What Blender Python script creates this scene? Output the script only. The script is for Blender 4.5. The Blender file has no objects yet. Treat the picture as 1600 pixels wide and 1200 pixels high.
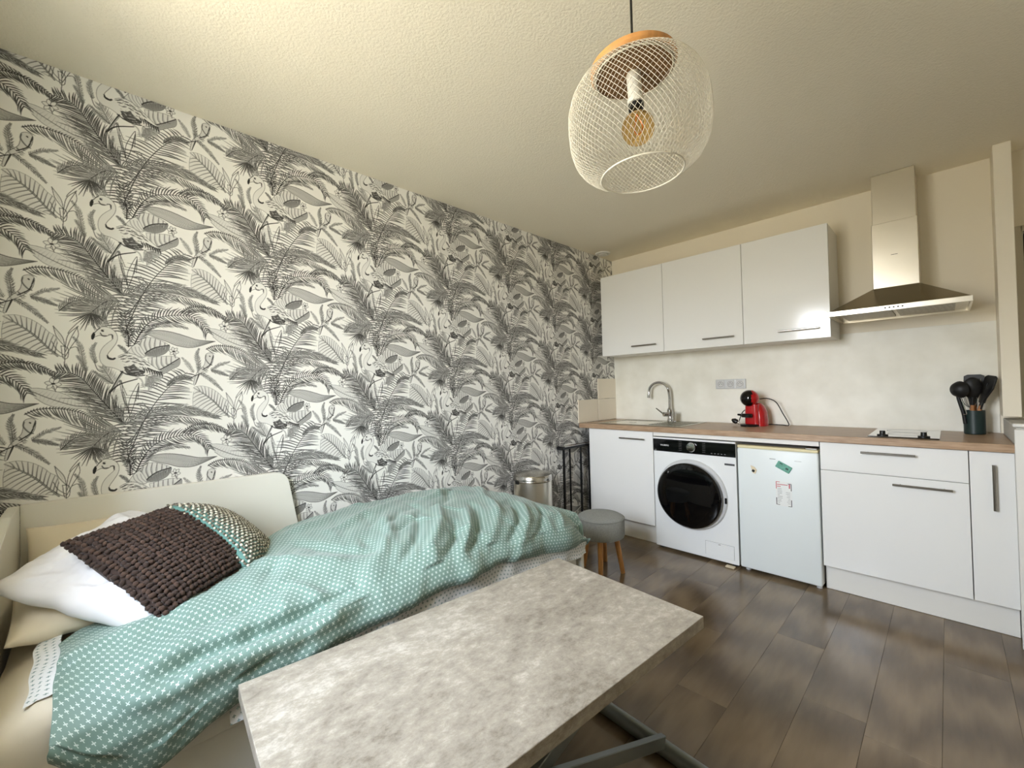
import bpy, bmesh, math, random
import numpy as np
from mathutils import Vector, Matrix, noise, Euler

random.seed(5)
S = bpy.context.scene
COL = S.collection
pi = math.pi

# ------------------------------------------------------------------ camera
cam_data = bpy.data.cameras.new('camera')
cam = bpy.data.objects.new('camera', cam_data); COL.objects.link(cam)
YAW, PITCH, ROLL, FPX = 0.8033, 0.0132, -0.0251, 656.76
_f = Vector((-math.sin(YAW)*math.cos(PITCH), math.cos(YAW)*math.cos(PITCH), math.sin(PITCH)))
_r = Vector((math.cos(YAW), math.sin(YAW), 0)); _u = _r.cross(_f)
_r2 = math.cos(ROLL)*_r + math.sin(ROLL)*_u; _u2 = -math.sin(ROLL)*_r + math.cos(ROLL)*_u
cam.matrix_world = Matrix(((_r2.x, _u2.x, -_f.x, 2.2998), (_r2.y, _u2.y, -_f.y, -3.6474), (_r2.z, _u2.z, -_f.z, 1.2413), (0, 0, 0, 1)))
cam_data.sensor_fit = 'HORIZONTAL'; cam_data.sensor_width = 36; cam_data.lens = 36*FPX/1600
cam_data.clip_start = .02; cam_data.clip_end = 100
S.camera = cam

# ------------------------------------------------------------------ daylight and exposure
S.view_settings.view_transform = 'Standard'; S.view_settings.look = 'None'
S.view_settings.exposure = 0.0; S.view_settings.gamma = 1; S.view_settings.use_curve_mapping = False
S.cycles.use_denoising = True
S.cycles.max_bounces = 10; S.cycles.diffuse_bounces = 7; S.cycles.sample_clamp_indirect = 8
W = bpy.data.worlds.new('daylight'); S.world = W; W.use_nodes = True
nt = W.node_tree; nt.nodes.clear()
_o = nt.nodes.new('ShaderNodeOutputWorld'); _b = nt.nodes.new('ShaderNodeBackground')
_t = nt.nodes.new('ShaderNodeTexCoord'); _s = nt.nodes.new('ShaderNodeSeparateXYZ'); _c = nt.nodes.new('ShaderNodeValToRGB'); _m = nt.nodes.new('ShaderNodeMapRange')
_m.inputs['From Min'].default_value = -1; _m.inputs['From Max'].default_value = 1
nt.links.new(_t.outputs['Generated'], _s.inputs[0]); nt.links.new(_s.outputs['Z'], _m.inputs['Value']); nt.links.new(_m.outputs[0], _c.inputs[0])
nt.links.new(_c.outputs[0], _b.inputs[0]); nt.links.new(_b.outputs[0], _o.inputs[0])
SKY_STRENGTH = 41.0
_b.inputs[1].default_value = SKY_STRENGTH
_e = _c.color_ramp.elements          # sunlit ground and facades below the horizon, pale sky above
_e[0].position = 0.0; _e[0].color = (.30, .275, .22, 1)
_e[1].position = .49; _e[1].color = (.40, .37, .305, 1)
_x = _c.color_ramp.elements.new(.53); _x.color = (.93, .97, 1.02, 1)
_x = _c.color_ramp.elements.new(1.0); _x.color = (.68, .83, 1.08, 1)
WX0, WX1, WZ0, WZ1, YF = .80, 1.65, 1.00, 2.28, -3.97     # the window behind the camera
_l = bpy.data.lights.new('window_daylight', 'AREA'); _l.shape = 'RECTANGLE'; _l.size = WX1-WX0; _l.size_y = WZ1-WZ0
_l.cycles.is_portal = True
_lo = bpy.data.objects.new('window_daylight', _l); COL.objects.link(_lo)
_lo.location = ((WX0+WX1)/2, YF-.335, (WZ0+WZ1)/2); _lo.rotation_euler = (pi/2, 0, 0)   # faces +y, into the room

# ------------------------------------------------------------------ helpers
def lin(c):
    return tuple((v/12.92 if v <= .04045 else ((v+.055)/1.055)**2.4) for v in c)
def hexc(r, g, b): return lin((r/255, g/255, b/255))
MATS = {}
def mat(name, rgb, rough=.5, metal=0., spec=.5, var=0., vscale=8., bump=0., bscale=60., coat=0., stretch=None, sheen=0., trans=0., ior=1.45, alpha=1., vrgb=None, detail=4.):
    if name in MATS: return MATS[name]
    m = bpy.data.materials.new(name); MATS[name] = m; m.use_nodes = True
    n = m.node_tree.nodes; L = m.node_tree.links; b = n['Principled BSDF']
    c = hexc(*rgb)
    b.inputs['Base Color'].default_value = (*c, 1); b.inputs['Roughness'].default_value = rough; b.inputs['Metallic'].default_value = metal
    b.inputs['Specular IOR Level'].default_value = spec; b.inputs['Coat Weight'].default_value = coat; b.inputs['Coat Roughness'].default_value = .08
    b.inputs['Sheen Weight'].default_value = sheen; b.inputs['Transmission Weight'].default_value = trans; b.inputs['IOR'].default_value = ior
    b.inputs['Alpha'].default_value = alpha
    if var or bump:
        tc = n.new('ShaderNodeTexCoord'); mp = n.new('ShaderNodeMapping'); L.new(tc.outputs['Object'], mp.inputs[0])
        if stretch: mp.inputs['Scale'].default_value = stretch
    if var:
        nz = n.new('ShaderNodeTexNoise'); nz.inputs['Scale'].default_value = vscale; nz.inputs['Detail'].default_value = detail
        L.new(mp.outputs[0], nz.inputs['Vector'])
        r = n.new('ShaderNodeValToRGB'); r.color_ramp.elements[0].position = .3; r.color_ramp.elements[1].position = .7
        d = hexc(*vrgb) if vrgb else tuple(max(0, v*(1-var)) for v in c)
        r.color_ramp.elements[0].color = (*d, 1); r.color_ramp.elements[1].color = (*(c if vrgb else tuple(min(1, v*(1+var*.5)) for v in c)), 1)
        L.new(nz.outputs[0], r.inputs[0]); L.new(r.outputs[0], b.inputs['Base Color'])
    if bump:
        nb = n.new('ShaderNodeTexNoise'); nb.inputs['Scale'].default_value = bscale; nb.inputs['Detail'].default_value = 3
        L.new(mp.outputs[0], nb.inputs['Vector'])
        bp = n.new('ShaderNodeBump'); bp.inputs['Strength'].default_value = bump; bp.inputs['Distance'].default_value = .004
        L.new(nb.outputs[0], bp.inputs['Height']); L.new(bp.outputs[0], b.inputs['Normal'])
    return m

class MB:
    """collects shapes into one mesh"""
    def __init__(s): s.v = []; s.f = []; s.uv = None
    def add(s, V, F):
        o = len(s.v); s.v += [tuple(p) for p in V]; s.f += [tuple(i+o for i in f) for f in F]; return s
    def box(s, x0, x1, y0, y1, z0, z1, bev=0., seg=1, M=None):
        bm = bmesh.new(); bmesh.ops.create_cube(bm, size=1)
        for v in bm.verts: v.co = Vector(((x0+x1)/2+v.co.x*(x1-x0), (y0+y1)/2+v.co.y*(y1-y0), (z0+z1)/2+v.co.z*(z1-z0)))
        if bev: bmesh.ops.bevel(bm, geom=bm.edges[:], offset=bev, segments=seg, profile=.5, affect='EDGES')
        s.bm(bm, M); return s
    def bm(s, bm, M=None):
        bm.verts.index_update()
        V = [(M @ v.co if M else v.co.copy()) for v in bm.verts]
        s.add(V, [[v.index for v in f.verts] for f in bm.faces]); bm.free()
    def lathe(s, prof, n=32, axis='z', c=(0, 0, 0), M=None, close=False):
        V = []; F = []
        for r, h in prof:
            for k in range(n):
                a = 2*pi*k/n; V.append((r*math.cos(a), r*math.sin(a), h))
        m = len(prof)
        for i in range(m-1 if not close else m):
            j = (i+1) % m
            for k in range(n): F.append((i*n+k, i*n+(k+1) % n, j*n+(k+1) % n, j*n+k))
        if not close:
            if prof[0][0] > 1e-6: F.append(tuple(reversed(range(n))))
            if prof[-1][0] > 1e-6: F.append(tuple((m-1)*n+k for k in range(n)))
        A = {'z': Matrix.Identity(3), 'y': Matrix(((1, 0, 0), (0, 0, 1), (0, -1, 0))).transposed(), 'x': Matrix(((0, 0, 1), (0, 1, 0), (-1, 0, 0)))}[axis]
        if axis == 'y': A = Matrix(((1, 0, 0), (0, 0, -1), (0, 1, 0)))     # profile height runs towards -y
        V = [Vector(c)+A @ Vector(p) for p in V]
        if M: V = [M @ p for p in V]
        return s.add(V, F)
    def tube(s, P, r, n=8, cap=True, closed=False):
        P = [Vector(p) for p in P]; R = r if hasattr(r, '__len__') else [r]*len(P)
        V = []; F = []; up = None; m = len(P)
        for i, p in enumerate(P):
            if closed: t = (P[(i+1) % m]-P[i-1]).normalized()
            else: t = (P[min(i+1, m-1)]-P[max(i-1, 0)]).normalized()
            if up is None:
                up = Vector((0, 0, 1)) if abs(t.z) < .9 else Vector((1, 0, 0))
            a = (up-t*up.dot(t)).normalized(); b = t.cross(a); up = a
            for k in range(n):
                q = 2*pi*k/n; V.append(p+(a*math.cos(q)+b*math.sin(q))*R[i])
        for i in range(m if closed else m-1):
            j = (i+1) % m
            for k in range(n): F.append((i*n+k, i*n+(k+1) % n, j*n+(k+1) % n, j*n+k))
        if cap and not closed: F.append(tuple(reversed(range(n)))); F.append(tuple((m-1)*n+k for k in range(n)))
        return s.add(V, F)
    def prism(s, poly, z0, z1, plane='xy', M=None, bev=0.):
        bm = bmesh.new()
        mk = {'xy': lambda a, b, c: (a, b, c), 'xz': lambda a, b, c: (a, c, b), 'yz': lambda a, b, c: (c, a, b)}[plane]
        vs = [bm.verts.new(mk(a, b, z0)) for a, b in poly]; f = bm.faces.new(vs)
        r = bmesh.ops.extrude_face_region(bm, geom=[f]); d = Vector(mk(0, 0, z1-z0))
        for e in r['geom']:
            if isinstance(e, bmesh.types.BMVert): e.co += d
        bmesh.ops.recalc_face_normals(bm, faces=bm.faces[:])
        if bev: bmesh.ops.bevel(bm, geom=bm.edges[:], offset=bev, segments=1, affect='EDGES')
        s.bm(bm, M); return s
    def mesh(s, name, material, smooth=False, angle=35):
        me = bpy.data.meshes.new(name); me.from_pydata(s.v, [], s.f); me.update()
        bm = bmesh.new(); bm.from_mesh(me); bmesh.ops.recalc_face_normals(bm, faces=bm.faces[:]); bm.to_mesh(me); bm.free()
        if smooth:
            me.polygons.foreach_set('use_smooth', [True]*len(me.polygons)); me.set_sharp_from_angle(angle=math.radians(angle))
        if material: me.materials.append(material)
        return me
    def build(s, name, material, parent=None, smooth=False, label=None, angle=35, loc=None, rot=None):
        return put(name, s.mesh(name, material, smooth, angle), parent, label, loc, rot)
def put(name, me, parent=None, label=None, loc=None, rot=None, M=None):
    o = bpy.data.objects.new(name, me); COL.objects.link(o)
    if parent: o.parent = parent
    if label: o['label'] = label
    if loc: o.location = loc
    if rot: o.rotation_euler = rot
    if M is not None: o.matrix_local = M
    return o
def tag(o, label, cat, group=None):
    o['label'] = label; o['category'] = cat
    if group: o['group'] = group
    return o
def thing(name, label, cat, loc=(0, 0, 0), group=None, rotz=0):
    o = bpy.data.objects.new(name, None); COL.objects.link(o); o.location = loc; o.rotation_euler = (0, 0, rotz); o.empty_display_size = .05
    return tag(o, label, cat, group)
def struct(o, label=None):
    o['kind'] = 'structure'
    if label: o['label'] = label
    return o
def box(name, m, x0, x1, y0, y1, z0, z1, bev=0., parent=None, label=None, seg=1):
    return MB().box(x0, x1, y0, y1, z0, z1, bev, seg).build(name, m, parent, label=label)
def text_mesh(txt, size, m, depth=.0004, align='LEFT'):
    c = bpy.data.curves.new('lettering', 'FONT'); c.body = txt; c.size = size; c.extrude = depth; c.align_x = align
    o = bpy.data.objects.new('lettering', c); COL.objects.link(o); bpy.context.view_layer.update()
    me = bpy.data.meshes.new_from_object(o.evaluated_get(bpy.context.evaluated_depsgraph_get()))
    bpy.data.objects.remove(o); me.materials.clear(); me.materials.append(m); return me
def smoothpath(P, k=8):
    P = [Vector(p) for p in P]; Q = [2*P[0]-P[1]]+P+[2*P[-1]-P[-2]]; out = []
    for i in range(1, len(Q)-2):
        for j in range(k):
            t = j/k; a, b, c, d = Q[i-1], Q[i], Q[i+1], Q[i+2]
            out.append(.5*((2*b)+(c-a)*t+(2*a-5*b+4*c-d)*t*t+(3*b-a-3*c+d)*t**3))
    out.append(P[-1]); return out

# ------------------------------------------------------------------ materials
M_WALL = mat('cream_wall_paint', (240, 232, 214), .8, bump=.12, bscale=180)
M_FRONTW = mat('white_wall_paint', (236, 232, 220), .8)
M_CEIL = mat('textured_ceiling_plaster', (240, 232, 212), .85, bump=.6, bscale=120)
M_WHITE = mat('glossy_white_lacquer', (240, 240, 238), .12, spec=.5)
M_CARC = mat('white_melamine', (236, 234, 228), .4)
M_STEEL = mat('brushed_steel', (190, 186, 178), .22, metal=1.)
M_MIRROR = mat('polished_steel', (232, 226, 212), .3, metal=1., var=.04, vscale=3, bump=.25, bscale=5)
M_CHROME = mat('chrome', (205, 205, 205), .08, metal=1.)
M_DKSTEEL = mat('satin_steel_handle', (150, 146, 140), .28, metal=1.)
M_BLACK = mat('black_plastic', (18, 18, 18), .35)
M_GLBLACK = mat('glossy_black_glass', (6, 6, 7), .04, spec=.6)
M_BLMETAL = mat('black_lacquered_metal', (20, 20, 21), .3, metal=.3)
M_APPL = mat('white_enamel', (238, 240, 240), .25)
M_LIGHTGREY = mat('light_grey_plastic', (205, 206, 206), .3)
M_OAKTOP = mat('oak_laminate', (186, 158, 130), .35, var=.25, vscale=14, stretch=(1, 9, 9), vrgb=(156, 126, 98))
M_TILE = mat('beige_ceramic_tile', (238, 229, 212), .25)
M_SPLASH = mat('pale_concrete_panel', (246, 244, 234), .4, var=.1, vscale=5, vrgb=(230, 227, 214), detail=8)
M_WOODLEG = mat('beech_wood', (196, 142, 84), .45, var=.2, vscale=10, stretch=(8, 8, 1))
# ------------------------------------------------ wallpaper artwork (flat print)
WP_W, WP_T, WP_U0, WP_V0 = .535, .52, -3.957, .442
WP_NX, WP_NY = 334, 325
WPH = np.array([[-0.0063735918,0.0001806633,6.0182050673],[0.0013993953,0.0034493739,-4.1127428181],[0.0010565707,-4.1008486e-05,-1.540206104]])
def wp_map(P, s, ox, oy):
    P = np.asarray(P, float); q = np.stack([ox+P[:,0]/s, oy+P[:,1]/s, np.ones(len(P))])
    w = WPH @ q; return (w[:2]/w[2]).T
def QQ(*P): return wp_map(P, 4.287, 100, 440)
def RR(*P): return wp_map(P, 5.333, 0, 560)
class Painter:
    def __init__(s):
        s.rng = np.random.default_rng(7)
        s.c = np.ones(WP_NX*WP_NY, np.float32); s.dx = WP_W/WP_NX; s.dy = WP_T/WP_NY
    def idx(s, ix, iy):
        k = np.floor_divide(ix, WP_NX)
        sh = np.where(k % 2 != 0, WP_NY/2.0, 0).astype(int)
        return np.mod(iy-sh, WP_NY)*WP_NX + np.mod(ix, WP_NX)
    def curve(s, P, n=None):
        P = np.asarray(P, float)
        if len(P) == 2: P = np.array([P[0], (P[0]+P[1])/2, P[1]])
        Q = np.vstack([2*P[0]-P[1], P, 2*P[-1]-P[-2]]); out = []
        for i in range(1, len(Q)-2):
            m = max(2, int(np.linalg.norm(Q[i+1]-Q[i])/s.dx/.6)) if n is None else n
            t = np.linspace(0, 1, m, endpoint=False)[:,None]
            a, b, c, d = Q[i-1], Q[i], Q[i+1], Q[i+2]
            out.append(.5*((2*b)+(-a+c)*t+(2*a-5*b+4*c-d)*t*t+(-a+3*b-3*c+d)*t**3))
        out.append(P[-1:]); return np.vstack(out)
    def stamp(s, pts, wid, tone, alpha):
        """pts (n,2) metric, wid (n,) metric full width"""
        fx = (pts[:,0]-WP_U0)/s.dx; fy = (pts[:,1]-WP_V0)/s.dy; r = wid/2/s.dx
        R = int(np.ceil(r.max()+1)); o = np.arange(-R, R+1)
        gx, gy = np.meshgrid(o, o); gx = gx.ravel(); gy = gy.ravel()
        ix = np.floor(fx).astype(int)[:,None]+gx; iy = np.floor(fy).astype(int)[:,None]+gy
        dist = np.hypot(ix-fx[:,None], iy-fy[:,None])
        cov = np.clip(r[:,None]+.5-dist, 0, 1)*np.clip(r[:,None]*2.2, 0, 1)
        m = cov > 0.01
        ids = s.idx(ix[m], iy[m]); cv = cov[m]
        tmp = np.zeros(s.c.size, np.float32); np.maximum.at(tmp, ids, cv.astype(np.float32))
        a = tmp*alpha; s.c = s.c*(1-a)+tone*a
    def strokes(s, L, w, tone=.1, alpha=.95, taper=(1, .25), halo=0, halotone=.90):
        if not L: return
        P = []; Wd = []
        for c in L:
            t = np.linspace(0, 1, len(c)); P.append(c)
            Wd.append(w*(taper[0]+(taper[1]-taper[0])*t) if len(taper) == 2 else w*(np.interp(t, [0,.5,1], taper)))
        P = np.vstack(P); Wd = np.concatenate(Wd)
        if halo: s.stamp(P, Wd+halo, halotone, .9)
        s.stamp(P, Wd, tone, alpha)
    def line(s, P, w=.002, tone=.1, alpha=.95, taper=(1, 1), halo=0):
        s.strokes([s.curve(P)], w, tone, alpha, taper, halo)
    def fill(s, P, tone, alpha=1., smooth=True):
        C = s.curve(np.vstack([P, P[:1]])) if smooth else np.asarray(P)
        fx = (C[:,0]-WP_U0)/s.dx; fy = (C[:,1]-WP_V0)/s.dy
        x0, x1, y0, y1 = int(fx.min())-1, int(fx.max())+2, int(fy.min())-1, int(fy.max())+2
        X, Y = np.meshgrid(np.arange(x0, x1), np.arange(y0, y1)); ins = np.zeros(X.shape, bool)
        C2 = np.roll(fx, -1), np.roll(fy, -1)
        step = max(1, len(fx)//160); fx2 = fx[::step]; fy2 = fy[::step]
        n = len(fx2)
        for i in range(n):
            ax, ay, bx, by = fx2[i], fy2[i], fx2[(i+1) % n], fy2[(i+1) % n]
            if ay == by: continue
            c = ((ay > Y) != (by > Y)) & (X < (bx-ax)*(Y-ay)/(by-ay)+ax); ins ^= c
        ids = s.idx(X[ins], Y[ins])
        s.c[ids] = s.c[ids]*(1-alpha)+tone*alpha
        return C
    def frond(s, spine, n, L, R, ang=(70, 35), bend=.35, w=.0022, tone=.12, prof=(.35, 1, .25), halo=.0015, spw=.0028, jit=.1, s0=0., rtone=None, angR=None, bendR=None):
        C = s.curve(spine); d = np.gradient(C, axis=0); d /= np.linalg.norm(d, axis=1)[:,None]+1e-12
        rg = s.rng; lo = []
        for k in range(n):
            t = s0+(1-s0)*(k+.5)/n; i = min(len(C)-1, int(t*(len(C)-1)))
            for sd, ln in ((1, L), (-1, R)):
                if not ln: continue
                ag = angR if (sd < 0 and angR) else ang; a = np.radians(ag[0]+(ag[1]-ag[0])*t)
                le = ln*np.interp(t, [0, .5, 1], prof)*(1+rg.normal()*jit)
                aa = sd*(a+rg.normal()*.06); dr = np.array([d[i,0]*np.cos(aa)-d[i,1]*np.sin(aa), d[i,0]*np.sin(aa)+d[i,1]*np.cos(aa)])
                b2 = -sd*(bendR if (sd < 0 and bendR is not None) else bend)*(1+rg.normal()*.2); dr2 = np.array([dr[0]*np.cos(b2)-dr[1]*np.sin(b2), dr[0]*np.sin(b2)+dr[1]*np.cos(b2)])
                p0 = C[i]; p1 = p0+dr*le*.5; p2 = p1+dr2*le*.5
                lo.append(s.curve(np.array([p0, p1, p2])))
        rg.shuffle(lo)
        for j in range(0, len(lo), 3):
            s.strokes(lo[j:j+3], w, tone+abs(rg.normal())*.12, .92, (.7, 1.1, .2), halo)
        s.strokes([C], spw, (rtone if rtone is not None else tone), .95, (1, .35))
    def sprig(s, spine, n=26, ln=.018, tone=.3, w=.0016, alpha=.8):
        s.frond(spine, n, ln, ln, (60, 40), .2, w, tone, (.7, 1, .35), .0004, .002)
    def hatch(s, A, B, n, w=.0012, tone=.25, alpha=.8, taper=(1, .4), lo=0., hi=1.):
        """strokes from curve A to curve B"""
        a = s.curve(A); b = s.curve(B); L = []
        for k in range(n):
            t = (k+.5)/n; p = a[int(t*(len(a)-1))]; q = b[int(t*(len(b)-1))]
            e0 = lo+(s.rng.random()-.5)*.06; e1 = hi*(1-s.rng.random()*.25)
            L.append(s.curve(np.array([p+(q-p)*e0, p+(q-p)*e1])))
        s.strokes(L, w, tone, alpha, taper)

def paint_wallpaper():
    p = Painter(); rg = p.rng
    # --- pale broad leaf, lower left
    o = RR((205,250),(330,250),(500,285),(640,345),(745,408),(560,420),(400,390),(290,330))
    p.fill(o, .9, .8); rib = RR((205,250),(400,330),(600,390),(745,408))
    p.hatch(rib, RR((260,262),(450,275),(600,325),(700,385)), 16, .0014, .45, .6); p.hatch(rib, RR((250,300),(350,372),(480,408),(640,418)), 14, .0014, .5, .5)
    p.line(o, .0014, .35); p.line(rib, .0022, .3)
    # --- split banana leaf
    rib = QQ((868,712),(935,752),(1000,800),(1060,862),(1105,908))
    up = QQ((872,706),(925,700),(985,716),(1035,748),(1065,778),(1095,800),(1105,840)); dn = QQ((868,740),(862,800),(872,850),(930,872),(985,905),(1020,890),(1090,900))
    p.fill(np.vstack([up, dn[::-1]]), .94, .85)
    A = p.curve(rib); U = p.curve(up); D = p.curve(dn)
    for k in range(12):
        t = (k+.6)/12
        for E, tn in ((U, .42), (D, .5)):
            a = A[int((.12+.85*t)*(len(A)-1))]; e = E[int(t*(len(E)-1))]
            p.strokes([p.curve(np.array([a, (a+e)/2+[0,.004], a+(e-a)*.95]))], .0045, tn+.1, .5, (1, .5)); p.strokes([p.curve(np.array([a, (a+e)/2+[0,.002], e]))], .0016, .2, .8, (1, .6))
    p.line(up, .0012, .45); p.line(dn, .0012, .45)
    p.line(rib, .0055, .12, .9, (.5, 1, .8)); p.line(rib, .0018, 1., .9)
    # --- long lined leaf
    o = QQ((528,342),(620,326),(720,338),(820,368),(900,392),(1012,402),(940,424),(870,442),(770,434),(680,400),(600,372))
    p.fill(o, .91, .95); top = QQ((528,342),(620,326),(720,338),(820,368),(900,392),(1012,402)); bot = QQ((528,342),(600,372),(680,400),(770,434),(870,442),(1012,402))
    a = p.curve(top, 40); b = p.curve(bot, 40); b = b[np.linspace(0, len(b)-1, len(a)).astype(int)]
    for k in range(9):
        t = (k+.5)/9; c = a*(1-t)+b*t; i0 = rg.integers(0, 25); p.strokes([p.curve(c[i0::6])], .0019, .12+.15*rg.random(), .85, (.5, 1, .5))
    p.line(top, .0016, .2); p.line(bot, .0014, .25)
    # --- drooping dense frond, right
    p.frond(QQ((400,955),(560,885),(720,862),(880,872),(1035,908)), 40, .052, .062, (40, 22), .25, .0030, .2, (.7, 1.1, .35), .0016)
    p.frond(QQ((415,990),(560,930),(700,900),(830,912),(960,940)), 24, 0, .075, (60, 30), .3, .0034, .14, (.8, 1, .35), .002)
    # --- arched frond left (over parrot)
    p.frond(RR((205,468),(300,430),(420,418),(560,428),(700,465),(830,545),(950,612)), 36, .012, .072, (75, 40), .25, .0030, .14, (.45, 1, .9), .0018)
    # --- left fan palm
    p.frond(RR((1010,600),(900,625),(820,690),(765,745)), 24, .10, .13, (58, 40), -.22, .0030, .14, (1.1, 1, .7), .002, .0038)
    hub = RR((770,740))[0]
    L = []
    for k in range(15):
        a = np.radians(215+k*8.2+rg.normal()*1.5); ln = (.05+.022*rg.random())*(1.15 if k < 6 else 1)
        e = hub+np.array([np.cos(a), np.sin(a)*.9])*ln; L.append(p.curve(np.array([hub, (hub+e)/2+[.001, .002], e])))
    p.strokes(L, .0032, .16, .9, (.5, 1.1, .3), .001)
    # --- dark diagonal frond
    p.frond(RR((1045,552),(960,470),(860,362),(760,250),(690,175),(600,125),(470,112)), 44, .094, .062, (28, 58), -.12, .0036, .1, (1.1, 1.05, .5), .0018, .004)
    p.frond(RR((1020,540),(900,440),(790,360),(690,290),(600,240)), 16, .075, 0, (24, 30), .1, .0022, .25, (1, 1, .6), .0004)
    # --- tall horizontal leaflet frond
    p.frond(RR((1055,860),(1110,720),(1180,560),(1260,420),(1350,300),(1450,200),(1560,118)), 34, .092, .098, (112, 92), -.28, w=.0038, tone=.08, prof=(.75, 1.2, .4), halo=.0025, spw=.0038, angR=(72, 48), bendR=-.2)
    p.frond(RR((1090,700),(1150,600),(1210,510),(1280,430)), 10, .06, .075, (95, 80), .2, .003, .12, (1, 1, .8), .0015)
    # --- bright arching frond
    p.frond(QQ((470,425),(510,345),(570,275),(650,238),(760,226),(860,240),(930,290),(965,345)), 36, .042, .058, (62, 42), .32, w=.0034, tone=.08, prof=(.55, 1.1, .62), halo=.0012, spw=.003)
    p.frond(QQ((790,214),(830,182),(900,172),(990,190),(1085,245)), 26, .012, .040, (70, 45), .3, .0036, .09, (.8, 1, .6), .001)
    # small spiky palm
    p.frond(QQ((432,436),(430,370),(418,300),(405,200)), 20, .034, .036, (70, 50), .2, .0032, .08, (.2, 1.1, .8), .001, .0035)
    for P in (((432,436),(436,380),(470,320)), ((470,422),(510,350),(545,318)), ((432,432),(470,425),(500,400))): p.line(QQ(*P), .0035, .12, .9, (1, .6))
    for k in range(9):
        a = np.radians(20+k*38); c0 = QQ((425,345))[0]; p.line([c0, c0+np.array([np.cos(a), np.sin(a)])*(.022+.01*rg.random())], .0026, .08, .95, (1, .3))
    # --- broad leaves right of the flamingo
    o = QQ((500,412),(520,386),(575,374),(640,392),(705,428),(690,470),(650,494),(590,502),(530,492)); p.fill(o, .92, 1)
    lowh = QQ((530,492),(600,448),(705,428),(690,470),(650,494),(590,502)); p.fill(lowh, .62, 1)
    p.hatch(QQ((530,492),(600,448),(705,428)), QQ((545,494),(610,500),(690,468)), 22, .0014, .22, .8)
    for k, (x, y) in enumerate([(520,392),(548,380),(580,378),(612,384),(645,396),(675,412)]):
        b0 = (530+k*26, 480-k*9); p.line(QQ((x,y),(x-8+k*2,y+40),b0), .007, .72, .8, (.4, 1)); p.line(QQ((x,y),(x-14+k*2,y+42),b0), .0016, .3)
    p.line(np.vstack([o, o[:1]]), .0013, .3); p.line(QQ((530,492),(570,462),(620,440),(705,426)), .0036, .15)
    o = QQ((425,470),(460,432),(500,420),(545,500),(480,500)); p.fill(o, .93, 1); p.line(np.vstack([o, o[:1]]), .0013, .35)
    for x in (450,475,500): p.line(QQ((x,438),(x+12,470),(x+40,498)), .0022, .5, .7)
    o = QQ((560,512),(640,502),(720,500),(772,514),(772,560),(720,590),(650,625),(590,620)); p.fill(o, .93, 1)
    lowh = QQ((600,612),(680,570),(772,516),(772,560),(720,590),(650,625)); p.fill(lowh, .72, 1); p.hatch(QQ((600,612),(680,570),(772,516)), QQ((625,624),(700,602),(772,560)), 16, .0013, .3, .8)
    for k, (x, y) in enumerate([(590,508),(620,504),(652,502),(685,500),(718,502)]):
        p.line(QQ((x,y),(x+4,y+45),(x+22,y+98-k*12)), .0065, .70, .75, (.4, 1)); p.line(QQ((x,y),(x-2,y+48),(x+18,y+100-k*12)), .0015, .3)
    p.line(np.vstack([o, o[:1]]), .0013, .35); p.line(QQ((600,612),(680,570),(730,540),(772,514)), .0034, .18)
    p.frond(QQ((545,625),(600,660),(560,705)), 10, .03, .03, (50, 40), .2, .002, .3, (1, 1, 1))
    p.fill(QQ((540,640),(640,620),(650,655),(600,680),(550,705)), .75, .7); p.hatch(QQ((600,625),(560,650),(545,700)), QQ((660,640),(640,680),(590,705)), 14, .0016, .25, .8)
    # --- reeds under the bird
    for A in [((330,740),(380,660),(400,780),(440,880)), ((420,860),(390,760),(375,665),(420,760)), ((430,880),(440,790),(500,680),(480,800)), ((440,900),(470,820),(500,700),(495,790)), ((350,760),(345,820),(400,880)), ((310,740),(330,820),(350,905)), ((440,900),(420,820),(400,740))]:
        p.line(QQ(*A), .0018, .2)
    p.hatch(QQ((320,730),(370,820),(400,920)), QQ((420,700),(440,800),(440,930)), 26, .0014, .3, .7)
    p.frond(QQ((330,680),(290,620),(255,570)), 14, .03, .034, (50, 35), .1, .0016, .3, (1, 1, .5)); p.frond(QQ((325,685),(270,650),(195,600)), 14, .02, .02, (40, 30), .1, .0016, .25, (1, .8, .4))
    # --- extra grasses in the open ground
    p.frond(QQ((690,700),(740,660),(800,640),(850,650)), 22, .02, .026, (55, 40), .2, .0026, .16, (.6, 1, .5), .0012)
    p.frond(QQ((1110,660),(1160,610),(1220,590),(1290,600)), 22, .03, .034, (50, 35), .2, .0024, .22, (.7, 1, .5), .0012)
    p.frond(QQ((560,300),(640,285),(740,285),(830,310)), 22, 0, .026, (55, 40), .2, .0024, .25, (.8, 1, .5), .001)
    # --- sprigs
    p.sprig(QQ((215,545),(195,500),(190,450),(215,410)), 26, .014, .35); p.line(QQ((200,530),(225,590),(260,610)), .0022, .25)
    p.sprig(QQ((140,600),(125,520),(105,430),(60,370)), 30, .016, .22); p.sprig(QQ((150,600),(120,540),(85,495)), 18, .013, .3)
    p.sprig(QQ((425,482),(395,450),(362,425)), 16, .011, .25)
    p.sprig(QQ((905,605),(898,540),(890,490),(905,450)), 30, .016, .22); p.sprig(QQ((868,610),(830,555),(790,510)), 20, .014, .4)
    p.sprig(QQ((985,595),(1040,560),(1112,538)), 24, .013, .3); p.sprig(QQ((985,596),(1040,610),(1100,632)), 24, .015, .15); p.sprig(QQ((915,615),(980,655),(1030,700),(1062,730)), 30, .015, .2)
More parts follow.
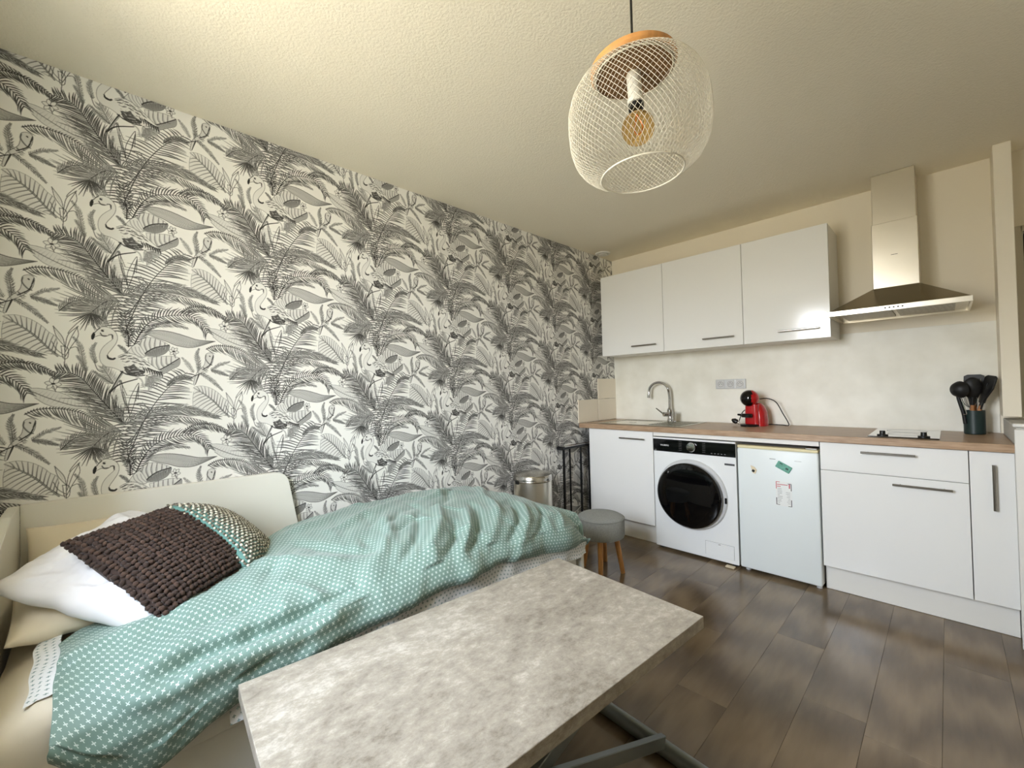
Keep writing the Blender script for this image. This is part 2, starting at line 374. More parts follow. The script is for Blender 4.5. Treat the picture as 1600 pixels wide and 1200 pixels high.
    # --- lily stems
    for A in [((1085,745),(1100,800),(1135,850)), ((1085,745),(1125,800),(1137,850)), ((1190,740),(1150,790),(1137,870)), ((1195,735),(1165,800),(1140,880)), ((1190,740),(1195,790),(1165,850),(1140,905)), ((1135,900),(1100,870),(1080,830)), ((1137,850),(1137,930),(1132,985)), ((1150,780),(1160,760),(1190,720)), ((1120,850),(1150,860),(1150,910),(1130,915),(1120,850)), ((1085,880),(1115,905),(1135,910)), ((1160,860),(1185,850),(1200,870))]:
        p.line(QQ(*A), .0018, .22)
    p.hatch(QQ((1090,760),(1120,820)), QQ((1125,800),(1135,840)), 8, .001, .5, .7)
    # --- small flowers
    for cx, cy, sc in ((1075,300,1), (735,468,.9)):
        for k in range(6):
            a = np.radians(k*60+15); dx, dy = np.cos(a)*38*sc, np.sin(a)*34*sc; nx, ny = -np.sin(a)*11*sc, np.cos(a)*11*sc
            o = QQ((cx,cy), (cx+dx*.5+nx, cy+dy*.5+ny), (cx+dx, cy+dy), (cx+dx*.5-nx, cy+dy*.5-ny)); p.fill(o, .96, 1); p.line(np.vstack([o, o[:1]]), .0014, .25)
        p.line(QQ((cx-4,cy),(cx+4,cy)), .006, .15); p.line(QQ((cx,cy+12),(cx+12,cy+44)), .002, .25)
    # --- parrot
    o = QQ((948,520),(950,490),(975,478),(1000,492),(996,540),(975,570),(940,600),(905,625),(880,690),(868,685),(885,620),(910,590),(938,560)); p.fill(o, .9, 1)
    p.line(np.vstack([o, o[:1]]), .0014, .3); p.line(QQ((1000,495),(990,530),(1000,505)), .003, .2); p.line(QQ((950,495),(948,520),(970,550),(990,560)), .004, .35, .8); p.line(QQ((990,535),(975,562),(930,592)), .0035, .15)
    L = [p.curve(QQ((x,y),(x+12,y+7))) for x, y in rg.uniform((890,570), (960,620), (26,2))]; p.strokes(L, .002, .2, .8)
    p.line(QQ((975,500),(978,503)), .004, .1); p.line(QQ((905,620),(880,690)), .005, .12, .9, (1, .4)); p.line(QQ((895,625),(840,650)), .003, .15)
    # --- flamingo
    body = QQ((362,500),(400,484),(440,482),(500,500),(560,540),(610,575),(655,605),(600,612),(540,630),(480,632),(420,618),(380,598),(330,575),(280,570),(250,545),(238,510),(243,470),(265,435),(300,405),(322,385),(318,365),(290,368),(262,366),(240,362),(222,352),(205,372),(190,390),(180,365),(190,342),(215,325),(240,308),(275,303),(315,315),(345,340),(358,375),(350,410),(325,445),(300,475),(288,495),(310,515),(340,515))
    p.fill(body, .96, 1, True)
    p.line(QQ((222,322),(245,306),(278,303),(318,316),(347,342),(358,375),(350,410),(325,445),(300,475),(288,496)), .0014, .3)
    p.line(QQ((320,368),(322,388),(300,405),(265,435),(243,470),(238,510),(250,545),(282,570)), .0013, .4)
    p.line(QQ((290,495),(298,512),(325,520),(340,514)), .0075, .12, .92, (.5, 1.1, .8)); p.line(QQ((300,355),(322,358),(326,385)), .0048, .2, .9, (.5, 1, .4))
    p.fill(QQ((206,340),(195,342),(182,362),(184,386),(196,388),(206,366)), .06, 1); p.line(QQ((206,342),(222,325),(242,312)), .002, .15); p.line(QQ((206,370),(240,360),(270,368),(300,360)), .0016, .25); p.line(QQ((243,345),(256,360),(285,364)), .003, .2)
    p.line(QQ((255,329),(260,331)), .0062, .08); p.line(QQ((250,322),(268,322)), .0014, .2)
    p.line(QQ((282,570),(330,578),(385,600)), .0014, .35); p.line(QQ((362,500),(400,485),(445,482),(500,500),(560,540),(610,575),(655,606)), .0014, .3)
    for A in [((365,508),(400,500)), ((390,496),(420,494)), ((380,520),(415,516)), ((420,500),(455,498)), ((430,515),(470,518)), ((460,508),(500,522)), ((455,535),(490,545)), ((480,525),(525,540)), ((500,548),(535,560)), ((410,540),(440,532)), ((540,548),(575,566)), ((520,530),(550,545))]:
        p.line(QQ(*A), .0042, .2, .85, (.4, 1, .4))
    p.fill(QQ((398,570),(440,565),(468,552),(490,580),(540,600),(530,620),(470,628),(420,612)), .34, .85)
    for A in [((430,590),(470,580)), ((450,605),(500,600)), ((480,618),(520,610)), ((420,578),(440,585))]: p.line(QQ(*A), .0026, .9, .8)
    L = [p.curve(QQ((x,y),(x+14,y+5))) for x, y in rg.uniform((405,568), (530,622), (60,2))]; p.strokes(L, .002, .08, .85)
    L = [p.curve(QQ((x,y),(x+16,y+7))) for x, y in rg.uniform((380,498), (540,560), (34,2))]; p.strokes(L, .0014, .4, .8)
    for k in range(8):
        x = 525+k*17; y = 570+k*5; p.line(QQ((x,y),(x+14,y+22),(x+16,y+38)), .0045, .16, .9, (.4, 1.1, .3))
    p.line(QQ((380,602),(420,620),(480,632),(540,628)), .004, .15); p.line(QQ((560,580),(610,600),(655,608)), .0045, .12)
    p.line(QQ((392,602),(360,650),(305,745)), .0052, .14, .9, (.9, .7)); p.line(QQ((400,606),(365,660),(318,738)), .0018, .5); p.line(QQ((305,745),(370,690),(490,652)), .005, .12, .92, (1, .7)); p.line(QQ((490,640),(520,660),(540,710)), .006, .85)
    p.line(QQ((478,640),(515,655),(532,705)), .0012, .4)
    return np.clip(p.c, 0.03, 1).reshape(WP_NY, WP_NX)

# ------------------------------------------------------------------ room shell
H = 2.497; XR = 3.3
struct(box('ceiling', M_CEIL, -.15, XR+.15, YF-.36, .15, H, H+.12), 'textured cream ceiling')
# floor: sub-floor and laid planks
fl = struct(box('floor', mat('dark_joint', (38, 32, 26), .8), -.15, XR+.15, YF-.15, .15, -.12, -.004), 'dark brown wood plank floor')
def wood_floor():
    m = mat('brown_laminate_plank', (98, 84, 66), .3); n = m.node_tree.nodes; L = m.node_tree.links; b = n['Principled BSDF']
    tc = n.new('ShaderNodeTexCoord'); oi = n.new('ShaderNodeObjectInfo'); mp = n.new('ShaderNodeMapping'); ad = n.new('ShaderNodeVectorMath'); ad.operation = 'ADD'
    sc = n.new('ShaderNodeVectorMath'); sc.operation = 'SCALE'; sc.inputs[0].default_value = (13.7, 27.1, 5.3); L.new(oi.outputs['Random'], sc.inputs['Scale'])
    L.new(tc.outputs['Object'], ad.inputs[0]); L.new(sc.outputs[0], ad.inputs[1]); mp.inputs['Scale'].default_value = (6, .9, 1); L.new(ad.outputs[0], mp.inputs[0])
    n1 = n.new('ShaderNodeTexNoise'); n1.inputs['Scale'].default_value = 1.3; n1.inputs['Detail'].default_value = 2; L.new(mp.outputs[0], n1.inputs['Vector'])
    wv = n.new('ShaderNodeTexWave'); wv.wave_type = 'RINGS'; wv.inputs['Scale'].default_value = .9; wv.inputs['Distortion'].default_value = 5; wv.inputs['Detail'].default_value = 3; wv.inputs['Detail Scale'].default_value = 1.2; L.new(mp.outputs[0], wv.inputs['Vector'])
    n2 = n.new('ShaderNodeTexNoise'); n2.inputs['Scale'].default_value = 14; n2.inputs['Detail'].default_value = 6; L.new(mp.outputs[0], n2.inputs['Vector'])
    mx = n.new('ShaderNodeMix'); mx.data_type = 'FLOAT'; mx.inputs[0].default_value = .5; L.new(n1.outputs[0], mx.inputs[2]); L.new(wv.outputs[0], mx.inputs[3])
    m2 = n.new('ShaderNodeMix'); m2.data_type = 'FLOAT'; m2.inputs[0].default_value = .16; L.new(mx.outputs[0], m2.inputs[2]); L.new(n2.outputs[0], m2.inputs[3])
    r = n.new('ShaderNodeValToRGB'); e = r.color_ramp.elements; e[0].position = .25; e[1].position = .78
    e[0].color = (*hexc(98, 82, 62), 1); e[1].color = (*hexc(136, 117, 92), 1); L.new(m2.outputs[0], r.inputs[0])
    hv = n.new('ShaderNodeHueSaturation'); vr = n.new('ShaderNodeMapRange'); vr.inputs['To Min'].default_value = .94; vr.inputs['To Max'].default_value = 1.06
    L.new(oi.outputs['Random'], vr.inputs['Value']); L.new(vr.outputs[0], hv.inputs['Value']); L.new(r.outputs[0], hv.inputs['Color']); L.new(hv.outputs[0], b.inputs['Base Color'])
    b.inputs['Specular IOR Level'].default_value = .8
    rr = n.new('ShaderNodeMapRange'); rr.inputs['To Min'].default_value = .14; rr.inputs['To Max'].default_value = .26; L.new(n2.outputs[0], rr.inputs['Value']); L.new(rr.outputs[0], b.inputs['Roughness'])
    return m
MF = wood_floor(); PW = .192; cache = {}
x = .718-4*PW
offs = [.35, .9, .15, .62, 1.08, .4, .85, .05, .55, 1.15, .28]
k = 0
while x < XR:
    x0, x1 = max(x, 0.0), min(x+PW, XR)
    if x1-x0 > .02:
        y = YF-offs[k % len(offs)]-(.0)
        if abs(x-(.718+PW)) < .01: y = -.922-1.286*3
        while y < 0:
            y0, y1 = max(y, YF), min(y+1.286, 0.)
            if y1-y0 > .02:
                key = (round(x1-x0, 3), round(y1-y0, 3))
                if key not in cache:
                    a, b_ = key[0]/2-.0003, key[1]/2-.0003
                    cache[key] = MB().box(-a, a, -b_, b_, -.004, 0, .0005).mesh('plank', MF)
                put('plank', cache[key], fl, loc=((x0+x1)/2, (y0+y1)/2, 0))
            y += 1.286
        k += 1
    x += PW

# kitchen wall with doorway on the far right
DX0, DX1, DZ = 2.60, 3.25, 2.05
wb = MB().box(-.15, DX0, 0, .12, 0, H).box(DX0, DX1, 0, .12, DZ, H).box(DX1, XR+.15, 0, .12, 0, H).build('wall_back', M_WALL)
struct(wb, 'cream painted kitchen wall')
MB().box(.0, 2.500, -.008, -.0005, .9265, 1.565, .001).build('backsplash_panel', M_SPLASH, wb, label='pale concrete-look splashback panel')
d1 = struct(box('doorway_1', mat('doorway_darkness', (52, 40, 30), .5), DX0, DX1, .05, .09, 0, DZ, .002), 'dark slab for the unlit inside of the doorway on the far right')  # slab added in dark brown for the darkness inside the doorway
MB().box(DX0-.03, DX0+.008, -.012, .05, 0, DZ+.025, .002).box(DX1-.008, DX1+.03, -.012, .05, 0, DZ+.025, .002).box(DX0, DX1, -.012, .05, DZ-.008, DZ+.025, .002).build('door_frame', mat('pale_door_trim', (206, 198, 178), .5), d1)
# left wall, papered
wl = struct(box('wall_left', M_FRONTW, -.15, -.002, YF-.15, .0, 0, H), 'wall covered in black and white tropical flamingo wallpaper')
struct(box('wall_right', M_FRONTW, XR, XR+.15, YF-.15, .15, 0, H), 'plain white side wall')
wf = MB().box(-.15, WX0, YF-.36, YF, 0, H).box(WX1, XR+.15, YF-.36, YF, 0, H).box(WX0, WX1, YF-.36, YF, 0, WZ0).box(WX0, WX1, YF-.36, YF, WZ1, H).build('wall_front', M_FRONTW)
struct(wf, 'white wall with the window')
wn = MB(); fw = .045
nS = 2; sw = (WX1-WX0)/nS
MW = mat('white_window_frame', (238, 238, 234), .3)
for i in range(nS):
    a, b_ = WX0+i*sw, WX0+(i+1)*sw
    wn.box(a, a+fw, YF-.33, YF-.27, WZ0, WZ1, .003).box(b_-fw, b_, YF-.33, YF-.27, WZ0, WZ1, .003).box(a+fw, b_-fw, YF-.33, YF-.27, WZ0, WZ0+fw, .003).box(a+fw, b_-fw, YF-.33, YF-.27, WZ1-fw, WZ1, .003)
struct(wn.build('window_1', MW), 'white framed two-pane window')
# low partition and boxed-in pillar at the end of the worktop
struct(MB().box(2.511, 2.63, -.64, -.001, 0, 1.012, .003).build('wall_partition', mat('pale_grey_plaster', (205, 203, 196), .7)), 'low partition wall at the end of the worktop')
struct(MB().box(2.505, 2.66, -.66, -.6405, 0.0, 1.0, .002).box(2.500, 2.67, -.672, -.635, 1.0125, 1.028, .003).build('trim_1', M_CARC), 'white end board of the low partition')
struct(MB().box(2.500, 2.566, -.19, -.001, 1.030, H-.001, .002).build('pillar', M_WALL), 'boxed-in cream pipe column')
struct(MB().box(2.518, 2.9, -.69, -.675, 0.001, .07, .002).build('baseboard_right', mat('grey_brown_skirting', (120, 112, 100), .5)), 'grey brown skirting board')
# wall tiles beside the sink
tl = MB().box(.0005, .009, -.3105, -.0085, .9275, 1.131, .0015).mesh('tile', M_TILE)
put('tile', tl, wl); put('tile', tl, wl, loc=(0, -.311, 0))
MB().box(.0005, .009, -.3105, -.0085, 1.133, 1.3245, .0015).build('tile', M_TILE, wl)
_art = paint_wallpaper()**2.6
def wp_material():
    m = bpy.data.materials.new('printed_wallpaper'); m.use_nodes = True; n = m.node_tree.nodes; b = n['Principled BSDF']
    a = n.new('ShaderNodeVertexColor'); a.layer_name = 'print'; mx = n.new('ShaderNodeMix'); mx.data_type = 'RGBA'
    sp = n.new('ShaderNodeSeparateColor'); m.node_tree.links.new(a.outputs[0], sp.inputs[0]); m.node_tree.links.new(sp.outputs[0], mx.inputs[0])
    mx.inputs[6].default_value = (*hexc(30, 28, 26), 1); mx.inputs[7].default_value = (*hexc(240, 239, 234), 1)
    m.node_tree.links.new(mx.outputs[2], b.inputs['Base Color']); b.inputs['Roughness'].default_value = .6; b.inputs['Specular IOR Level'].default_value = .3
    return m
MWP = wp_material(); _wpc = {}
def wp_mesh(c1, r0, r1):
    """part of one pattern repeat: columns 0..c1, rows r0..r1"""
    key = (c1, r0, r1)
    if key in _wpc: return _wpc[key]
    nx, ny = c1+1, r1-r0+1
    X, Y = np.meshgrid(np.arange(nx)*WP_W/WP_NX, np.arange(r0, r1+1)*WP_T/WP_NY)
    co = np.stack([np.zeros(X.size), X.ravel(), Y.ravel()], 1)
    I = (np.arange(ny-1)[:,None]*nx+np.arange(nx-1)[None]).ravel(); F = np.stack([I, I+1, I+nx+1, I+nx], 1)
    me = bpy.data.meshes.new('print_repeat'); me.vertices.add(len(co)); me.vertices.foreach_set('co', co.ravel().astype(np.float32))
    me.loops.add(F.size); me.loops.foreach_set('vertex_index', F.ravel().astype(np.int32)); me.polygons.add(len(F)); me.polygons.foreach_set('loop_start', np.arange(0, F.size, 4, dtype=np.int32))
    me.update(calc_edges=True)
    ca = me.color_attributes.new('print', 'FLOAT_COLOR', 'POINT')
    # the right and top border take the neighbouring repeat's values
    rows = np.arange(r0, r1+1); cols = np.arange(0, c1+1)
    RR_, CC_ = np.meshgrid(rows, cols, indexing='ij'); RW = np.where(CC_ >= WP_NX, RR_-WP_NY//2, RR_)
    v = _art[np.mod(RW, WP_NY), np.mod(CC_, WP_NX)].ravel()
    g = np.ones((v.size, 4), np.float32); g[:,:3] = v[:,None]; ca.data.foreach_set('color', g.ravel())
    me.materials.append(MWP); _wpc[key] = me; return me
for kc in range(8):
    u = WP_U0+kc*WP_W; u_end = min(u+WP_W, 0.); c1 = int(round((u_end-u)/WP_W*WP_NX))
    st = MB().box(-.0019, -.0006, max(u, YF)+.0003, u_end-.0003, 0.001, H-.001).build('wallpaper_strip', mat('wallpaper_paper', (240, 239, 234), .6), wl)
    base = WP_V0-WP_T+(kc % 2)*WP_T/2-WP_T*(kc % 2)
    while base < H:
        r0 = max(0, int(math.ceil((0.001-base)/WP_T*WP_NY))); r1 = min(WP_NY, int(math.floor((H-.0005-base)/WP_T*WP_NY)))
        if r1-r0 > 1: put('printed_repeat', wp_mesh(c1, r0, r1), st, loc=(0, u, base))
        base += WP_T

# ------------------------------------------------------------------ kitchen units
def bar_handle(parent, x0, x1, y, z, vertical=False, r=.006):
    h = MB()
    if vertical: h.tube([(x0, y-.026, z), (x0, y-.026, x1)], r, 10); ends = [(x0, z+.03), (x0, x1-.03)]
    else: h.tube([(x0, y-.026, z), (x1, y-.026, z)], r, 10); ends = [(x0+.03, z), (x1-.03, z)]
    for a, b_ in ends: h.tube([(a, y-.0005, b_), (a, y-.026, b_)], .0042, 8)
    return h.build('handle', M_DKSTEEL, parent, smooth=True, label='slim steel bar handle')
YD = -.602
def base_unit(label, x0, x1, fronts, z0=.156, z1=.8865, group=None):
    t = thing('base_cabinet', label, 'cabinet', ((x0+x1)/2, -.3, 0))
    o = Vector(((x0+x1)/2, -.3, 0))
    def at(ob): ob.location = -o; return ob
    at(MB().box(x0+.001, x1-.001, YD+.020, -.012, z0, z1-.001, .001).build('body', M_CARC, t))
    for nm, a, b_, hd in fronts:
        fr = at(box(nm, M_WHITE, x0+.0018, x1-.0018, YD, YD+.018, a, b_, .0014, t)); h = bar_handle(fr, *hd)
    return t
t = base_unit('glossy white sink cabinet under the tap, with one door and a horizontal handle', .101, .7006, [('door', .156, .884, (.418, .640, YD, .824))])
t = base_unit('wide glossy white cabinet under the hob, with drawer and door', 1.7599, 2.3607, [('drawer', .7235, .884, (1.951, 2.172, YD, .842)), ('door', .156, .7205, (2.079, 2.303, YD, .681))])
t = base_unit('narrow glossy white cabinet with an upright handle at the worktop end', 2.3607, 2.509, [('door', .156, .884, (2.440, .826, YD, .609, True))])
tag(box('plinth_board', M_CARC, 1.7605, 2.508, -.536, -.520, .0015, .1545, .001), 'white plinth board under the hob cabinets', 'plinth')
tag(box('plinth_board', M_CARC, .1015, .700, -.536, -.520, .0015, .1545, .001), 'white plinth board under the sink cabinet', 'plinth')
tag(box('filler_strip', M_CARC, .7025, 1.7575, -.600, -.585, .8565, .8865, .001), 'white filler strip between worktop and appliances', 'trim')
tag(MB().box(.0095, 2.5085, -.622, -.009, .8875, .926, .0025, 2).build('worktop', M_OAKTOP), 'light oak laminate kitchen worktop', 'worktop')
# wall cabinets
UD = -.3287
for lab, a, b_, h in (('glossy white wall cabinet nearest the wallpaper', .0786, .6792, (.396, .621)), ('middle glossy white wall cabinet', .6792, 1.2827, (1.002, 1.226)), ('glossy white wall cabinet next to the extractor hood', 1.2827, 1.7931, (1.506, 1.735))):
    t = thing('wall_cabinet', lab, 'cabinet', ((a+b_)/2, -.001, 1.5), 'white wall cabinets'); o = Vector(((a+b_)/2, -.001, 1.5))
    c = MB().box(a+.001, b_-.0008, UD+.020, -.0015 if True else 0, 1.5665, 2.2525, .001).box(a+.001, b_-.0008, UD+.020, -.010, 1.5275, 1.5664, .001).build('body', M_CARC, t); c.location = -o
    c = box('door', M_WHITE, a+.0015, b_-.0015, UD, UD+.018, 1.5258, 2.2552, .0014, t); c.location = -o
    bar_handle(c, h[0], h[1], UD, 1.591)
# extractor hood
t = thing('extractor_hood', 'stainless steel chimney extractor hood above the hob', 'extractor hood', (2.1, -.001, 1.63)); o = Vector((2.1, -.001, 1.63))
def hp(b, nm, m, lab=None, sm=False):
    q = b.build(nm, m, t, smooth=sm, label=lab); q.location = -o; return q
hp(MB().box(2.002, 2.198, -.242, -.002, 2.19, H-.003, .002), 'upper_chimney', M_MIRROR, 'narrower telescopic chimney section')
hp(MB().box(1.997, 2.203, -.250, -.002, 1.80, 2.195, .002), 'lower_chimney', M_MIRROR)
cp = MB(); a = [(1.805, -.47, 1.662), (2.399, -.47, 1.662), (2.399, -.002, 1.662), (1.805, -.002, 1.662)]; b_ = [(1.996, -.252, 1.80), (2.204, -.252, 1.80), (2.204, -.002, 1.80), (1.996, -.002, 1.80)]
cp.add(a+b_, [(0, 1, 5, 4), (1, 2, 6, 5), (2, 3, 7, 6), (3, 0, 4, 7), (4, 5, 6, 7), (3, 2, 1, 0)])
hp(cp, 'canopy', mat('canopy_steel', (150, 142, 126), .25, metal=1.))
hp(MB().box(1.803, 2.401, -.474, -.464, 1.634, 1.664, .0015).box(1.803, 1.812, -.464, -.003, 1.634, 1.6615, .001).box(2.392, 2.401, -.464, -.003, 1.634, 1.6615, .001).box(1.812, 2.392, -.012, -.003, 1.634, 1.6615, .001), 'rim', M_MIRROR)
hp(MB().box(1.8125, 2.3915, -.4635, -.0125, 1.648, 1.653), 'underside', M_STEEL)
for i in range(2):
    f = MB(); x0 = 1.85+i*.255
    for j in range(11): f.box(x0+.0, x0+.235, -.42+j*.034, -.42+j*.034+.02, 1.641, 1.6475)
    hp(f, 'grease_filter', M_STEEL)
for x0 in (1.90, 2.30): hp(MB().lathe([(.0, -.004), (.028, -.004), (.03, 0)], 20, c=(x0, -.43, 1.6475)), 'lamp', mat('frosted_lamp_cover', (230, 226, 210), .4), sm=True)
for i in range(5): hp(MB().lathe([(.0045, 0), (.0045, .003), (.0, .0035)], 12, 'y', (2.065+i*.018, -.474, 1.650)), 'button', M_BLACK, sm=True)
hp(MB().box(2.083, 2.113, -.2512, -.2502, 1.992, 1.9945), 'maker_mark', M_BLACK)

# washing machine
t = thing('washing_machine', 'white front-loading washing machine with a round black glass door', 'washing machine', (1.0, -.3, 0)); o = Vector((1.0, -.3, 0))
def wp_(b, nm, m, par=None, lab=None, sm=False):
    q = b.build(nm, m, par or t, smooth=sm, label=lab)
    if par is None: q.location = -o
    return q
wp_(MB().box(.7035, 1.2957, -.600, -.03, .018, .848, .004, 2), 'body', M_APPL)
wp_(MB().box(.7045, 1.2947, -.606, -.5995, .744, .836, .002, 2), 'control_panel', M_GLBLACK, lab='glossy black control panel')
wp_(MB().box(.7035, 1.2957, -.607, -.595, .8365, .849, .002), 'top_edge', M_APPL)
for x0 in (.74, 1.26):
    for y0 in (-.56, -.08): wp_(MB().lathe([(.018, 0.0005), (.022, .004), (.014, .018)], 12, c=(x0, y0, 0)), 'foot', M_BLACK, sm=True)
dl = wp_(MB().lathe([(.034, 0), (.034, .016), (.030, .022), (.0, .023)], 36, 'y', (1.001, -.606, .792)), 'dial', M_CHROME, lab='silver programme dial', sm=True)
MB().box(.976, 1.026, -.6315, -.6285, .788, .796, .001).build('grip', M_STEEL, dl)
tk = MB()
for s_ in (-1, 1):
    for i in range(6): tk.box(1.001+s_*.085-(.014 if s_ < 0 else 0)*0-.010, 1.001+s_*.085+.012, -.6066, -.606, .762+i*.0125, .7635+i*.0125)
for i in range(5): tk.box(1.135+i*.022, 1.145+i*.022, -.6066, -.606, .757, .762)
wp_(tk, 'dial_markings', mat('grey_print', (120, 120, 120), .5))['kind'] = 'stuff'
q = put('lettering', text_mesh('VALBERG', .0165, mat('white_print', (235, 235, 235), .5)), t, 'white maker name'); q.rotation_euler = (pi/2, 0, 0); q.location = Vector((.762, -.6062, .786))-o
dr = wp_(MB().lathe([(.252, 0), (.252, .012), (.246, .018), (.232, .020), (.214, .020)], 72, 'y', (.985, -.6002, .450)), 'door', M_LIGHTGREY, lab='round porthole door', sm=True)
MB().lathe([(.222, .018), (.230, .034), (.230, .060), (.220, .070), (.18, .077), (.0, .080)], 72, 'y', (.985, -.6002, .450)).build('door_glass', M_GLBLACK, dr, smooth=True, label='domed black door glass')
MB().box(1.222, 1.236, -.624, -.612, .425, .465, .003).build('door_latch', M_BLACK, dr)
wp_(MB().box(1.221, 1.286, -.6012, -.5998, .686, .699), 'badge', mat('dark_grey_sticker', (70, 72, 74), .4))
fp = MB(); X0, X1, Z0, Z1 = 1.078, 1.266, .045, .138
fp.box(X0, X1, -.6024, -.5998, Z0, Z1, .001)
fpo = wp_(fp, 'filter_flap', M_APPL)
MB().box(X0-.0015, X1+.0015, -.6004, -.5996, Z1, Z1+.0015).box(X0-.0015, X0, -.6004, -.5996, Z0, Z1).box(X1, X1+.0015, -.6004, -.5996, Z0, Z1).box(1.165, 1.18, -.603, -.602, .128, .132).build('flap_gap', mat('grey_shadow_gap', (110, 110, 110), .6), fpo)
tag(MB().box(1.218, 1.275, -.640, -.607, .001, .012, .003).build('levelling_block', mat('pale_cardboard', (206, 192, 165), .8)), 'small pale block on the floor at the washing machine corner', 'block')

# fridge
t = thing('fridge', 'white under-counter fridge with notes and magnets on its door', 'fridge', (1.53, -.3, 0)); o = Vector((1.53, -.3, 0))
wp_(MB().box(1.310, 1.752, -.548, -.03, .02, .832, .004), 'body', M_APPL)
fd = wp_(MB().box(1.306, 1.753, -.606, -.555, .022, .815, .009, 3), 'door', mat('fridge_white', (232, 238, 238), .35), sm=True)
wp_(MB().box(1.307, 1.752, -.604, -.55, .8155, .834, .003), 'top_strip', mat('yellowed_plastic', (226, 214, 172), .45), lab='yellowed plastic strip along the top of the door')
wp_(MB().box(1.313, 1.750, -.5548, -.548, .03, .81), 'gasket', mat('grey_gasket', (150, 150, 148), .6))
wp_(MB().box(1.69, 1.75, -.612, -.56, .8345, .846, .003), 'hinge', M_STEEL)
for x0 in (1.34, 1.73): wp_(MB().lathe([(.015, .0005), (.015, .02)], 12, c=(x0, -.56, 0)), 'foot', M_LIGHTGREY, sm=True)
q = MB().box(1.497, 1.530, -.6072, -.6059, .7575, .7605).box(1.632, 1.668, -.6072, -.6059, .7565, .7578).build('maker_mark', mat('grey_mark', (110, 112, 112), .5), fd); q['kind'] = 'stuff'
MG = MB()
mg = thing('fridge_magnet', 'mint green rectangular magnet tilted on the fridge door', 'magnet', (1.574, -.6065, .714)); mg.rotation_euler = (0, math.radians(28), 0)
MB().box(-.042, .042, -.004, 0, -.022, .022, .003).build('plate', mat('mint_green_plastic', (112, 176, 156), .4, var=.3, vscale=60), mg)
MB().box(.012, .028, -.0055, -.004, -.006, .006, .001).box(-.03, -.012, -.0055, -.004, .010, .016, .001).build('figure', mat('dark_green_print', (62, 92, 84), .5), mg)
mg = thing('fridge_magnet', 'small cream and black magnet near the fridge door edge', 'magnet', (1.402, -.6065, .68)); mg.rotation_euler = (0, math.radians(25), 0)
MB().prism([(-.025, .016), (.0, .018), (.02, .006), (.022, -.02), (.005, -.022)], -.004, 0, 'xz').build('plate', mat('cream_plastic', (222, 208, 178), .5), mg)
MB().box(-.004, .012, -.006, -.004, -.016, .0, .001).build('dark_centre', M_BLACK, mg)
nt_ = thing('note_sticker', 'printed white note with red and black corner brackets on the fridge door', 'note', (1.570, -.6062, .547))
MB().box(-.044, .044, -.0006, -.0001, -.078, .076).build('paper', mat('note_paper', (236, 238, 236), .6), nt_)
MB().box(-.042, -.038, -.0010, -.0006, .028, .073).box(-.042, -.020, -.0010, -.0006, .070, .073).box(-.036, .022, -.001, -.0006, .054, .058).box(-.036, -.016, -.001, -.0006, .042, .046).box(.028, .034, -.001, -.0006, .036, .064).build('red_print', mat('red_ink', (196, 70, 84), .6), nt_)['kind'] = 'stuff'
bk = MB().box(.038, .042, -.0010, -.0006, .022, .066).box(.022, .042, -.0010, -.0006, .063, .066).box(-.042, -.038, -.001, -.0006, -.072, -.028).box(-.042, -.022, -.001, -.0006, -.072, -.069).box(.038, .042, -.001, -.0006, -.076, -.034).box(.022, .042, -.001, -.0006, -.076, -.073)
for i in range(10):
    w = .012+.016*random.random(); bk.box(-.034, -.034+w, -.0009, -.0006, .030-i*.0098, .0315-i*.0098)
    if i > 1: w = .01+.014*random.random(); bk.box(.034-w, .034, -.0009, -.0006, .029-i*.0098, .0302-i*.0098)
bk.build('black_print', mat('dark_ink', (52, 48, 52), .6), nt_)['kind'] = 'stuff'

# sink with drainer
sk = thing('sink', 'stainless steel inset sink with drainer beside the tap', 'sink', (.53, -.3, .926))
MS = mat('sink_steel', (190, 188, 178), .25, metal=1.)
o = Vector((.53, -.3, .926))
def sp_(b, nm, m, lab=None, sm=False): q = b.build(nm, m, sk, smooth=sm, label=lab); q.location = -o; return q
rm = MB().box(.16, .90, -.56, -.525, .9265, .931, .0015).box(.16, .90, -.115, -.05, .9265, .931, .0015).box(.16, .185, -.525, -.115, .9265, .931, .001).box(.555, .90, -.525, -.115, .9265, .9295, .001)
for i in range(8): rm.box(.61, .87, -.49+i*.045, -.475+i*.045, .9295, .9325, .001)
sp_(rm, 'rim', MS)
sp_(MB().box(.185, .555, -.525, -.115, .9263, .9272).lathe([(.03, 0), (.03, .002), (0, .002)], 20, c=(.37, -.32, .9272)), 'bowl', mat('bowl_steel', (210, 206, 196), .2, metal=1.))
fc = thing('tap', 'chrome swan-neck kitchen mixer tap', 'tap', (.60, -.09, .9315))
MB().lathe([(.026, 0), (.026, .01), (.021, .02), (.021, .075), (.024, .08), (.024, .10), (.014, .112), (.012, .12)], 24).build('body', M_CHROME, fc, smooth=True)
arc = [(0, 0, .115), (0, 0, .20), (-.003, -.004, .255)]+[(-.0925+.0925*math.cos(a_), -.013, .255+.085*math.sin(a_)) for a_ in [math.radians(d) for d in range(15, 181, 15)]]+[(-.187, -.015, .22)]
MB().tube(smoothpath(arc, 4), .0115, 14).build('spout', M_CHROME, fc, smooth=True)
MB().tube([(-.187, -.015, .235), (-.188, -.015, .203)], .0138, 14).build('aerator', M_CHROME, fc, smooth=True)
MB().tube([(0, -.018, .06), (-.03, -.06, .06)], .019, 16).tube([(-.03, -.055, .062), (-.085, -.085, .115)], [.007, .005], 10).build('lever', M_CHROME, fc, smooth=True)
